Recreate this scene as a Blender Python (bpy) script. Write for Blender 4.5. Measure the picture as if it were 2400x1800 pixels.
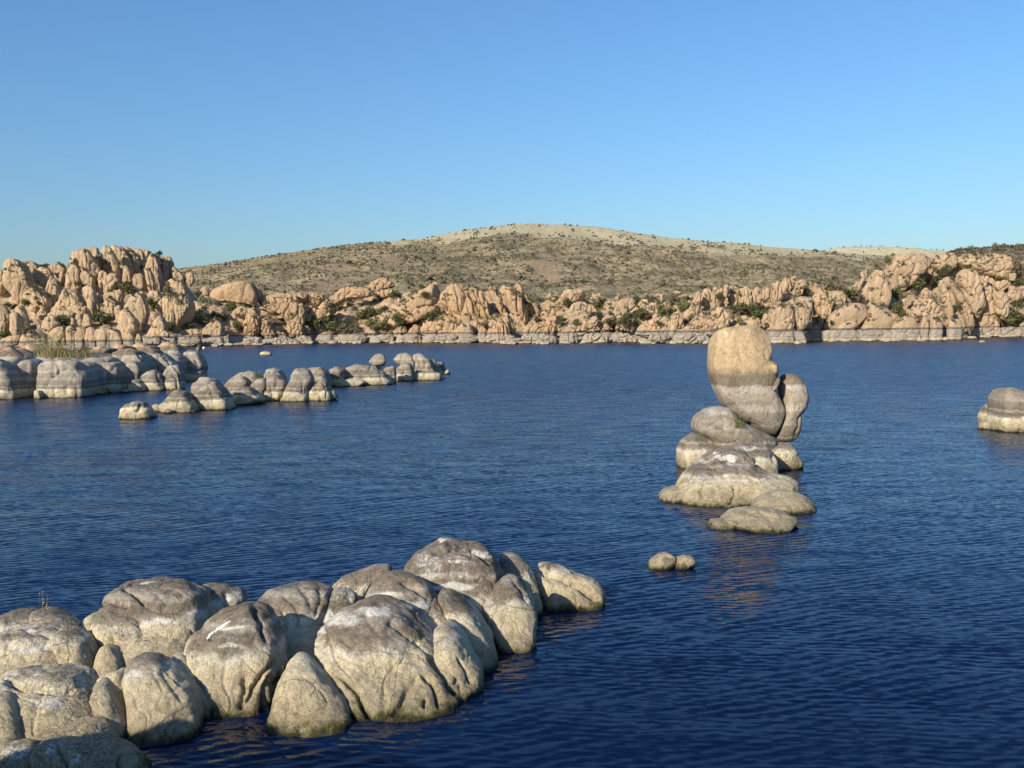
import bpy, math, random
import numpy as np
from mathutils import Vector, Matrix

for o in list(bpy.data.objects):
    bpy.data.objects.remove(o, do_unlink=True)
scene = bpy.context.scene
COL = scene.collection

# ------------------------------------------------------------------ camera
CAM_H = 6.5                      # metres above the lake
F_PX = 2305.0                    # focal length in photograph pixels (2400 wide)
PITCH = math.atan((900 - 764) / F_PX)
ROLL = math.atan(0.0125)
_F = np.array([0, math.cos(PITCH), -math.sin(PITCH)])
_R0 = np.array([1.0, 0, 0])
_U0 = np.array([0, math.sin(PITCH), math.cos(PITCH)])
RC = math.cos(ROLL) * _R0 - math.sin(ROLL) * _U0
UC = math.sin(ROLL) * _R0 + math.cos(ROLL) * _U0
CAM = np.array([0.0, 0.0, CAM_H])

cam_data = bpy.data.cameras.new('camera')
cam_data.sensor_width = 36.0
cam_data.lens = F_PX / 2400 * 36
cam_data.clip_start = 0.1
cam_data.clip_end = 12000
cam = bpy.data.objects.new('camera', cam_data)
COL.objects.link(cam)
M = Matrix((
    (RC[0], UC[0], -_F[0], CAM[0]),
    (RC[1], UC[1], -_F[1], CAM[1]),
    (RC[2], UC[2], -_F[2], CAM[2]),
    (0, 0, 0, 1)))
cam.matrix_world = M
scene.camera = cam

# ------------------------------------------------------------------ daylight
SUN_EL = math.radians(26)
SUN_BACK = math.radians(39)      # sun stands behind the camera, this far round to the left
sun_dir = Vector((-math.sin(SUN_BACK) * math.cos(SUN_EL), -math.cos(SUN_BACK) * math.cos(SUN_EL), math.sin(SUN_EL)))
world = bpy.data.worlds.new('World')
scene.world = world
world.use_nodes = True
wn = world.node_tree
wn.nodes.clear()
sky = wn.nodes.new('ShaderNodeTexSky')
sky.sky_type = 'NISHITA'
sky.sun_disc = False
sky.sun_elevation = SUN_EL
sky.sun_rotation = math.atan2(sun_dir.x, sun_dir.y)
sky.altitude = 0
sky.air_density = 1.4
sky.dust_density = 0.9
sky.ozone_density = 9.5
bg = wn.nodes.new('ShaderNodeBackground')
bg.inputs['Strength'].default_value = 0.117
out = wn.nodes.new('ShaderNodeOutputWorld')
wn.links.new(sky.outputs[0], bg.inputs[0])
wn.links.new(bg.outputs[0], out.inputs[0])

sl = bpy.data.lights.new('sun', 'SUN')
sl.energy = 5.0
sl.angle = math.radians(0.53)
sl.color = (1.0, 0.905, 0.745)
so = bpy.data.objects.new('sun', sl)
so.rotation_euler = sun_dir.to_track_quat('Z', 'Y').to_euler()
so.location = (-40, -40, 40)
COL.objects.link(so)

vs = scene.view_settings
vs.view_transform = 'Standard'
vs.look = 'None'
vs.gamma = 1
vs.use_curve_mapping = False
vs.exposure = 0.42
scene.render.engine = 'CYCLES'

# ------------------------------------------------------------------ helpers
def horizon_v(u):
    return 764 - 0.0125 * (u - 1200)

def ray(u, v):
    u = np.asarray(u, float); v = np.asarray(v, float)
    return (_F + ((u - 1200) / F_PX)[..., None] * RC - ((v - 900) / F_PX)[..., None] * UC)

def at(u, v, t):
    """world point of a sight line at depth t (metres along the view axis)"""
    t = np.asarray(t, float)
    return CAM + t[..., None] * ray(u, v)

def t_water(u, v):
    return CAM_H / -ray(u, v)[..., 2]

def to_px(P):
    d = P - CAM
    w = d @ _F
    return 1200 + F_PX * (d @ RC) / w, 900 - F_PX * (d @ UC) / w

def _hash(ix, iy, iz, seed):
    h = (ix.astype(np.int64) * 374761393 + iy.astype(np.int64) * 668265263 + iz.astype(np.int64) * 2147483647 + seed * 1274126177) & 0xffffffff
    h = ((h ^ (h >> 13)) * 1274126177) & 0xffffffff
    h = ((h ^ (h >> 16)) * 2246822519) & 0xffffffff
    return h ^ (h >> 15)

_G = np.array([[1,1,0],[-1,1,0],[1,-1,0],[-1,-1,0],[1,0,1],[-1,0,1],[1,0,-1],[-1,0,-1],[0,1,1],[0,-1,1],[0,1,-1],[0,-1,-1]], float)

def perlin(P, seed=0):
    i = np.floor(P).astype(np.int64); f = P - i
    w = f * f * f * (f * (f * 6 - 15) + 10)
    r = np.zeros(len(P))
    for dx in (0, 1):
        wx = w[:, 0] if dx else 1 - w[:, 0]
        for dy in (0, 1):
            wy = w[:, 1] if dy else 1 - w[:, 1]
            for dz in (0, 1):
                wz = w[:, 2] if dz else 1 - w[:, 2]
                g = _G[_hash(i[:, 0] + dx, i[:, 1] + dy, i[:, 2] + dz, seed) % 12]
                r += wx * wy * wz * (g[:, 0] * (f[:, 0] - dx) + g[:, 1] * (f[:, 1] - dy) + g[:, 2] * (f[:, 2] - dz))
    return r

def fbm(P, octs=4, seed=0, gain=0.5):
    s = np.zeros(len(P)); a = 1.0
    for k in range(octs):
        s += a * perlin(P * 2 ** k + 17.3 * k, seed + k); a *= gain
    return s

def worley(P, seed=0):
    """distance to nearest and second nearest jittered cell centre, and a random value per cell"""
    i = np.floor(P).astype(np.int64)
    f1 = np.full(len(P), 9.0); f2 = np.full(len(P), 9.0); cid = np.zeros(len(P))
    for dx in (-1, 0, 1):
        for dy in (-1, 0, 1):
            for dz in (-1, 0, 1):
                c = i + np.array([dx, dy, dz])
                h = _hash(c[:, 0], c[:, 1], c[:, 2], seed)
                j = np.stack([(h & 1023) / 1023, ((h >> 10) & 1023) / 1023, ((h >> 20) & 1023) / 1023], 1)
                d = np.linalg.norm(c + 0.1 + 0.8 * j - P, axis=1)
                near = d < f1
                f2 = np.where(near, f1, np.minimum(f2, d))
                cid = np.where(near, (h % 997) / 997.0, cid)
                f1 = np.where(near, d, f1)
    return f1, f2, cid

def mesh_from(name, V, Fc, mat, smooth=True):
    me = bpy.data.meshes.new(name)
    V = np.asarray(V, np.float32)
    Fc = np.asarray(Fc, np.int32)
    n, k = Fc.shape
    me.vertices.add(len(V)); me.vertices.foreach_set('co', V.ravel())
    me.loops.add(n * k); me.loops.foreach_set('vertex_index', Fc.ravel())
    me.polygons.add(n); me.polygons.foreach_set('loop_start', np.arange(0, n * k, k, dtype=np.int32))
    me.polygons.foreach_set('loop_total', np.full(n, k, np.int32))
    me.update(calc_edges=True)
    me.validate()
    if smooth:
        me.polygons.foreach_set('use_smooth', np.ones(len(me.polygons), bool))
    if mat is not None:
        me.materials.append(mat)
    return me

def link(name, me, parent=None):
    o = bpy.data.objects.new(name, me)
    COL.objects.link(o)
    if parent is not None:
        o.parent = parent
        o.matrix_parent_inverse = Matrix.Translation(parent.location).inverted()
    return o

def tag(o, label=None, cat=None, group=None, kind=None):
    if label: o['label'] = label
    if cat: o['category'] = cat
    if group: o['group'] = group
    if kind: o['kind'] = kind
    return o

def empty(name, loc):
    o = bpy.data.objects.new(name, None)
    o.empty_display_size = 0.3
    o.location = loc
    COL.objects.link(o)
    return o

# ------------------------------------------------------------------ materials
class NT:
    def __init__(self, name):
        self.m = bpy.data.materials.new(name)
        self.m.use_nodes = True
        self.t = self.m.node_tree
        self.t.nodes.clear()
        self.out = self.n('ShaderNodeOutputMaterial')
        self.b = self.n('ShaderNodeBsdfPrincipled')
        self.t.links.new(self.b.outputs[0], self.out.inputs['Surface'])
    def n(self, typ, **kw):
        nd = self.t.nodes.new(typ)
        for k, v in kw.items():
            setattr(nd, k, v)
        return nd
    def put(self, sock, val):
        if hasattr(val, 'is_output'):
            self.t.links.new(val, sock)
        else:
            if isinstance(val, (tuple, list)) and len(val) == 3 and sock.type == 'RGBA':
                val = (*val, 1)
            sock.default_value = val
    def pos(self):
        if not hasattr(self, '_pos'):
            self._pos = self.n('ShaderNodeNewGeometry')
        return self._pos.outputs['Position']
    def math(self, op, a, b=0.0, c=0.0, clamp=False):
        nd = self.n('ShaderNodeMath', operation=op, use_clamp=clamp)
        for i, x in enumerate((a, b, c)):
            self.put(nd.inputs[i], x)
        return nd.outputs[0]
    def mapping(self, vec, scale=(1, 1, 1), rot=(0, 0, 0), loc=(0, 0, 0)):
        nd = self.n('ShaderNodeMapping')
        self.put(nd.inputs['Vector'], vec)
        nd.inputs['Scale'].default_value = scale
        nd.inputs['Rotation'].default_value = rot
        nd.inputs['Location'].default_value = loc
        return nd.outputs[0]
    def noise(self, vec, scale, detail=4, rough=0.55, dist=0.0, color=False):
        nd = self.n('ShaderNodeTexNoise')
        self.put(nd.inputs['Vector'], vec)
        nd.inputs['Scale'].default_value = scale
        nd.inputs['Detail'].default_value = detail
        nd.inputs['Roughness'].default_value = rough
        nd.inputs['Distortion'].default_value = dist
        return nd.outputs['Color' if color else 'Fac']
    def ramp(self, fac, stops, interp='LINEAR'):
        nd = self.n('ShaderNodeValToRGB')
        cr = nd.color_ramp
        cr.interpolation = interp
        while len(cr.elements) < len(stops):
            cr.elements.new(0.5)
        for e, (p, c) in zip(cr.elements, stops):
            e.position = p
            e.color = (*c, 1) if len(c) == 3 else c
        self.put(nd.inputs[0], fac)
        return nd.outputs[0]
    def smooth(self, x, lo, hi):
        nd = self.n('ShaderNodeMapRange', interpolation_type='SMOOTHSTEP')
        self.put(nd.inputs[0], x)
        nd.inputs[1].default_value = lo; nd.inputs[2].default_value = hi
        return nd.outputs[0]
    def mix(self, fac, a, b, mode='MIX'):
        nd = self.n('ShaderNodeMix', data_type='RGBA', blend_type=mode)
        self.put(nd.inputs[0], fac)
        self.put(nd.inputs[6], a)
        self.put(nd.inputs[7], b)
        return nd.outputs[2]
    def sep(self, vec):
        nd = self.n('ShaderNodeSeparateXYZ')
        self.put(nd.inputs[0], vec)
        return nd.outputs
    def bump(self, h, strength, dist, normal=None):
        nd = self.n('ShaderNodeBump')
        nd.inputs['Strength'].default_value = strength
        nd.inputs['Distance'].default_value = dist
        self.put(nd.inputs['Height'], h)
        if normal is not None:
            self.put(nd.inputs['Normal'], normal)
        return nd.outputs[0]

RING = 4.3        # height of the highest old waterline

def granite(name, far=False, wash=0.0, joint=1.0, warm=(0.50, 0.335, 0.195)):
    """granite stained in level rings by the lake; bare and warm above the highest ring"""
    g = NT(name)
    P = g.pos()
    z = g.sep(P)[2]
    k = 0.25 if far else 1.0
    warp = g.noise(P, 0.9 * k, 4, 0.6)
    warp2 = g.noise(P, 7.0 * k, 3, 0.6)
    zz = g.math('ADD', z, g.math('MULTIPLY', g.math('SUBTRACT', warp, 0.5), 0.30))
    zz = g.math('ADD', zz, g.math('MULTIPLY', g.math('SUBTRACT', warp2, 0.5), 0.16))
    drip = g.noise(g.mapping(P, (3.0 * k, 3.0 * k, 0.35 * k)), 1.3, 5, 0.7)
    zz = g.math('ADD', zz, g.math('MULTIPLY', g.math('SUBTRACT', drip, 0.5), 0.34 if not far else 0.9))
    fac = g.math('DIVIDE', zz, 6.0, clamp=True)
    S = lambda zm, c: (zm / 6.0, c)
    grey = (0.185, 0.155, 0.122)
    if far:
        stops = [S(0, (0.05, 0.048, 0.022)), S(0.18, (0.07, 0.065, 0.03)), S(0.3, (0.37, 0.305, 0.205)), S(0.95, (0.42, 0.36, 0.25)),
                 S(1.05, (0.24, 0.205, 0.165)), S(1.6, (0.33, 0.28, 0.225)), S(2.2, (0.27, 0.23, 0.185)), S(2.5, (0.34, 0.30, 0.25)),
                 S(2.9, (0.27, 0.23, 0.185)), S(3.4, (0.32, 0.28, 0.23)), S(3.6, (0.24, 0.20, 0.16)), S(3.85, (0.13, 0.105, 0.08)),
                 S(4.2, (0.15, 0.115, 0.08)), S(4.4, warm)]
    else:
        stops = [S(0, (0.022, 0.02, 0.010)), S(0.035, (0.045, 0.043, 0.016)), S(0.08, (0.12, 0.108, 0.045)), S(0.14, (0.27, 0.23, 0.15)),
                 S(0.36, (0.39, 0.33, 0.225)), S(0.66, (0.50, 0.435, 0.30)), S(0.80, (0.54, 0.495, 0.40)), S(0.90, (0.24, 0.205, 0.16)),
                 S(1.08, grey), S(1.17, (0.36, 0.325, 0.275)), S(1.26, grey), S(1.7, (0.235, 0.20, 0.157)), S(1.78, (0.32, 0.285, 0.24)),
                 S(2.0, (0.27, 0.23, 0.185)), S(2.4, (0.28, 0.24, 0.19)), S(2.48, (0.38, 0.345, 0.295)), S(2.7, (0.35, 0.31, 0.26)), S(2.76, (0.29, 0.25, 0.20)),
                 S(3.2, (0.34, 0.29, 0.235)), S(3.5, (0.40, 0.36, 0.31)), S(3.6, (0.36, 0.32, 0.27)), S(3.68, (0.20, 0.162, 0.122)),
                 S(4.1, (0.20, 0.16, 0.115)), S(4.5, warm)]
    col = g.ramp(fac, stops)
    # broad tint: some faces pinker, some yellower and paler
    tint = g.noise(P, 0.35 * k, 3, 0.5)
    col = g.mix(0.75, col, g.ramp(tint, [(0.3, (0.82, 0.78, 0.76)), (0.5, (1, 1, 1)), (0.7, (1.12, 1.06, 0.98))]), 'MULTIPLY')
    # streaks that run down the faces
    st = g.noise(g.mapping(P, (2.2 * k, 2.2 * k, 0.22 * k)), 1.6, 4, 0.65)
    col = g.mix(0.6, col, g.ramp(st, [(0.32, (0.70, 0.67, 0.64)), (0.5, (1, 1, 1)), (0.68, (1.12, 1.11, 1.08))]), 'MULTIPLY')
    # mottling and grain
    mo = g.noise(P, 5.5 * k, 6, 0.7)
    col = g.mix(0.8, col, g.ramp(mo, [(0.30, (0.60, 0.57, 0.54)), (0.48, (1, 1, 1)), (0.70, (1.22, 1.20, 1.15))]), 'MULTIPLY')
    gr = g.noise(P, 46 * k, 3, 0.7)
    col = g.mix(0.8, col, g.ramp(gr, [(0.30, (0.52, 0.50, 0.48)), (0.5, (1, 1, 1)), (0.70, (1.38, 1.36, 1.32))]), 'MULTIPLY')
    if not far:
        # matted dry algae hangs in fine hairs down the flanks
        hair = g.noise(g.mapping(P, (14, 14, 1.6)), 1.9, 5, 0.7, 0.6)
        hm = g.math('MULTIPLY', g.math('SUBTRACT', 1.0, g.smooth(z, 0.9, 1.7)), g.smooth(g.noise(P, 1.3, 3, 0.5), 0.40, 0.62))
        col = g.mix(g.math('MULTIPLY', hm, 0.9), col, g.mix(1.0, col, g.ramp(hair, [(0.36, (0.55, 0.50, 0.42)), (0.5, (0.98, 0.97, 0.94)), (0.66, (1.2, 1.18, 1.1))]), 'MULTIPLY'))
        # pale bird lime and dried salts on the grey tops, dark dried algae flecks below
        up = g.sep(g._pos.outputs['Normal'])[2]
        patch = g.smooth(g.noise(P, 0.75, 5, 0.68), 0.56 - wash * 0.16, 0.66 - wash * 0.10)
        fleck = g.smooth(g.noise(P, 16, 4, 0.75), 0.42, 0.60)
        hgt = g.math('MULTIPLY', g.smooth(z, 0.95, 1.2), g.math('SUBTRACT', 1.0, g.smooth(z, 2.0, 3.0)))
        m = g.math('MULTIPLY', g.math('MULTIPLY', patch, fleck), g.math('MULTIPLY', hgt, g.smooth(up, 0.15, 0.6)))
        col = g.mix(g.math('MULTIPLY', m, 0.75), col, (0.60, 0.57, 0.51))
        lim = g.n('ShaderNodeAttribute', attribute_name='lime').outputs['Fac']
        lm = g.smooth(g.math('ADD', lim, g.math('MULTIPLY', g.math('SUBTRACT', g.noise(P, 6, 6, 0.75), 0.5), 1.5)), 0.30, 0.85)
        lm = g.math('MULTIPLY', lm, g.smooth(lim, 0.02, 0.25))
        col = g.mix(g.math('MULTIPLY', lm, 0.85), col, (0.62, 0.585, 0.51))
        alg = g.math('MULTIPLY', g.smooth(g.noise(P, 0.9, 4, 0.6), 0.52 - wash * 0.12, 0.64), g.smooth(g.noise(g.mapping(P, (1, 1, 0.45)), 22, 4, 0.8), 0.44, 0.58))
        col = g.mix(g.math('MULTIPLY', alg, 0.62 + 0.2 * wash), col, (0.085, 0.075, 0.04))
    g.put(g.b.inputs['Base Color'], col)
    g.b.inputs['Roughness'].default_value = 0.9
    g.b.inputs['Specular IOR Level'].default_value = 0.25
    # fine relief: pitted grain, coarse weathering, thin level water lines
    h1 = g.noise(P, 9 * k, 6, 0.68)
    wv = g.n('ShaderNodeVectorMath', operation='ADD')
    g.put(wv.inputs[0], P)
    wsc = g.n('ShaderNodeVectorMath', operation='SCALE'); wsc.inputs['Scale'].default_value = 0.55 / k
    g.put(wsc.inputs[0], g.noise(P, 1.1 * k, 4, 0.6, color=True)); g.put(wv.inputs[1], wsc.outputs[0])
    vo = g.n('ShaderNodeTexVoronoi', feature='DISTANCE_TO_EDGE'); vo.inputs['Scale'].default_value = 0.75 * k
    g.put(vo.inputs['Vector'], g.mapping(wv.outputs[0], (1, 1, 0.7)))
    crack = g.math('MULTIPLY', g.math('SUBTRACT', 1.0, g.smooth(vo.outputs['Distance'], 0.0, 0.016)), g.smooth(g.noise(P, 0.8 * k, 3, 0.5), 0.46, 0.58))
    flake = g.smooth(g.noise(P, 2.2 * k, 5, 0.62), 0.515, 0.545)
    col = g.mix(g.math('MULTIPLY', crack, 0.45 * joint), col, (0.05, 0.04, 0.03))
    g.put(g.b.inputs['Base Color'], col)
    h2 = g.noise(P, 55 * k, 3, 0.7)
    lines = g.noise(g.mapping(P, (0.25 * k, 0.25 * k, 7.0 if not far else 2.0)), 2.0, 3, 0.6)
    nrm = g.bump(h1, 0.55 if far else 0.8, 0.075 / k)
    nrm = g.bump(g.math('SUBTRACT', flake, g.math('MULTIPLY', crack, 2.0 * joint)), 0.5, 0.035 / k, nrm)
    nrm = g.bump(lines, 0.35, 0.02 / k, nrm)
    nrm = g.bump(h2, 0.5 if far else 0.85, 0.016 / k, nrm)
    g.put(g.b.inputs['Normal'], nrm)
    return g.m

def simple(name, c1, c2, scale, rough=0.9, trans=None):
    g = NT(name)
    n = g.noise(g.pos(), scale, 4, 0.6)
    g.put(g.b.inputs['Base Color'], g.ramp(n, [(0.35, c1), (0.65, c2)]))
    g.b.inputs['Roughness'].default_value = rough
    g.b.inputs['Specular IOR Level'].default_value = 0.2
    return g.m

M_ROCK = granite('granite_ringed')
M_WASH = granite('granite_ringed_lime_streaked', wash=1.0)
M_HEAD = granite('granite_ringed_golden', joint=0.10, warm=(0.45, 0.335, 0.20))
M_FAR = granite('granite_far_shore', far=True, warm=(0.385, 0.265, 0.16))
M_FARTAN = granite('granite_far_shore_tan', far=True, warm=(0.40, 0.295, 0.185))
M_FARPALE = granite('granite_far_shore_pale', far=True, warm=(0.375, 0.275, 0.18))
M_LEAF = simple('foliage_dark_green', (0.050, 0.062, 0.022), (0.13, 0.138, 0.055), 0.7)
M_LEAF2 = simple('foliage_yellow_green', (0.09, 0.10, 0.033), (0.21, 0.20, 0.08), 0.7)
M_LEAF3 = simple('foliage_grey_green', (0.085, 0.082, 0.046), (0.19, 0.165, 0.10), 0.7)
M_WOOD = simple('bark', (0.06, 0.045, 0.03), (0.13, 0.10, 0.07), 3)
M_STRAW = simple('dry_grass', (0.17, 0.14, 0.055), (0.36, 0.30, 0.13), 2)
M_GRASS = simple('green_stems', (0.07, 0.10, 0.025), (0.17, 0.18, 0.05), 3)
M_SCRUB = simple('scrub', (0.055, 0.052, 0.030), (0.115, 0.10, 0.060), 0.05)
M_BUOY = simple('buoy_white', (0.7, 0.7, 0.7), (0.8, 0.8, 0.8), 2, 0.5)
M_BUOYR = simple('buoy_red', (0.45, 0.05, 0.03), (0.5, 0.07, 0.05), 2, 0.5)

# ------------------------------------------------------------------ water
def make_water():
    g = NT('lake_water')
    P = g.pos()
    def train(rot, lam, stretch, amp, detail, off):
        # slope field of one wave train: short across the crests, long along them
        v = g.mapping(P, (1.0 / stretch, 1.0, 1.0), (0, 0, -rot), off)
        nd = g.noise(v, 1.0 / lam, detail, 0.55, 0.3)
        s = g.math('MULTIPLY', g.math('SUBTRACT', nd, 0.5), amp)
        return (g.math('MULTIPLY', s, -math.sin(rot)), g.math('MULTIPLY', s, math.cos(rot)))
    def swell(rot, lam, amp, dist, off):
        v = g.mapping(P, (1, 1, 1), (0, 0, -rot), off)
        nd = g.n('ShaderNodeTexWave', wave_type='BANDS', bands_direction='Y', wave_profile='SIN')
        g.put(nd.inputs['Vector'], v)
        nd.inputs['Scale'].default_value = 0.314 / lam
        nd.inputs['Distortion'].default_value = dist
        nd.inputs['Detail'].default_value = 2.0
        nd.inputs['Detail Scale'].default_value = 0.55 / lam * 0.25
        nd.inputs['Detail Roughness'].default_value = 0.5
        s = g.math('MULTIPLY', g.math('SUBTRACT', g.math('POWER', nd.outputs['Fac'], 2.2), 0.36), amp * 1.25)
        s = g.math('MULTIPLY', s, g.smooth(g.noise(v, 0.12 / lam, 2, 0.5), 0.36, 0.60))
        return (g.math('MULTIPLY', s, -math.sin(rot)), g.math('MULTIPLY', s, math.cos(rot)))
    gust = g.ramp(g.noise(g.mapping(P, (0.03, 0.08, 1)), 1.0, 4, 0.6), [(0.33, (0.55,) * 3), (0.6, (1.15,) * 3)])
    tr = [swell(math.radians(22), 0.30, 0.22, 5.0, (0, 0, 0)), swell(math.radians(-8), 0.21, 0.16, 5.0, (3, 2, 0)), swell(math.radians(36), 0.60, 0.10, 6.0, (1, 7, 0)),
          train(math.radians(16), 0.11, 4.0, 0.80, 3.0, (3, 1, 0)), train(math.radians(-14), 0.085, 3.0, 0.60, 2.0, (9, 4, 0)),
          train(math.radians(95), 0.20, 1.6, 0.20, 2.0, (5, 5, 0)), train(math.radians(4), 0.9, 3.0, 0.40, 2.0, (7, 2, 0))]
    sx, sy = tr[0]
    for a, b in tr[1:]:
        sx = g.math('ADD', sx, a); sy = g.math('ADD', sy, b)
    # ripples steepen away from the shelter of the bank
    open_ = g.ramp(g.math('DIVIDE', g.sep(P)[1], 100.0, clamp=True), [(0.15, (0.80,) * 3), (0.30, (0.95,) * 3), (0.6, (1.05,) * 3), (1.0, (1.15,) * 3)])
    gust = g.math('MULTIPLY', gust, open_)
    sx = g.math('MULTIPLY', sx, gust); sy = g.math('MULTIPLY', sy, gust)
    # away slopes capped, then all normals tilted at the camera to mirror higher sky
    lean_ = g.ramp(g.math('DIVIDE', g.sep(P)[1], 200.0, clamp=True), [(0.07, (0.050,) * 3), (0.14, (0.058,) * 3), (0.3, (0.078,) * 3), (0.7, (0.105,) * 3)])
    sy = g.math('SUBTRACT', g.math('MINIMUM', sy, 0.075), lean_)
    cb = g.n('ShaderNodeCombineXYZ')
    g.put(cb.inputs[0], sx); g.put(cb.inputs[1], sy); cb.inputs[2].default_value = 1.0
    nv = g.n('ShaderNodeVectorMath', operation='NORMALIZE')
    g.put(nv.inputs[0], cb.outputs[0])
    g.put(g.b.inputs['Normal'], nv.outputs[0])
    g.b.inputs['Base Color'].default_value = (0.0006, 0.0062, 0.030, 1)
    g.b.inputs['Specular IOR Level'].default_value = 0.36
    yy = g.sep(P)[1]
    g.put(g.b.inputs['Roughness'], g.ramp(g.math('DIVIDE', yy, 200.0, clamp=True), [(0.07, (0.03,) * 3), (0.15, (0.07,) * 3), (0.25, (0.15,) * 3), (0.5, (0.24,) * 3)]))
    g.b.inputs['IOR'].default_value = 1.33
    V = [(-1500, -200, 0), (1500, -200, 0), (1500, 640, 0), (-1500, 640, 0)]
    o = link('lake_water', mesh_from('lake_water', V, [(0, 1, 2, 3)], g.m, False))
    tag(o, kind='structure')
make_water()

# lake bed and the country beyond, one broad sheet under everything
o = link('ground', mesh_from('ground', [(-6000, -3000, -6), (6000, -3000, -6), (6000, 9000, -6), (-6000, 9000, -6)], [(0, 1, 2, 3)],
         simple('lake_bed', (0.10, 0.085, 0.06), (0.16, 0.13, 0.09), 0.2), False))
tag(o, kind='structure')

# ------------------------------------------------------------------ hill behind the lake
def grid_faces(nu, nv):
    i = np.arange(nu - 1)[:, None] * nv + np.arange(nv - 1)[None, :]
    i = i.ravel()
    return np.stack([i, i + nv, i + nv + 1, i + 1], 1)

RIDGE = np.array([(-1400, 700), (-600, 690), (0, 668), (300, 642), (424, 628), (522, 616), (644, 598), (766, 579), (888, 565), (1010, 555), (1071, 543), (1153, 528),
                  (1234, 523), (1322, 526), (1403, 532), (1485, 545), (1566, 556), (1688, 565), (1810, 577), (1912, 586), (2020, 595), (2200, 606), (2500, 620), (3800, 660)], float)
GRASSLINE = np.array([(-1400, 400), (880, 566), (1000, 566), (1110, 558), (1200, 552), (1400, 566), (1566, 580), (1700, 590), (1912, 597), (2100, 604), (3800, 700)], float)

def hill_point(u, s):
    vr = np.interp(u, RIDGE[:, 0], RIDGE[:, 1])
    vb = horizon_v(u) - 12
    v = vb + (vr - vb) * s ** 0.85
    t = 560 + 940 * s + 60 * np.sin(u * 0.006)
    return v, t

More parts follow.
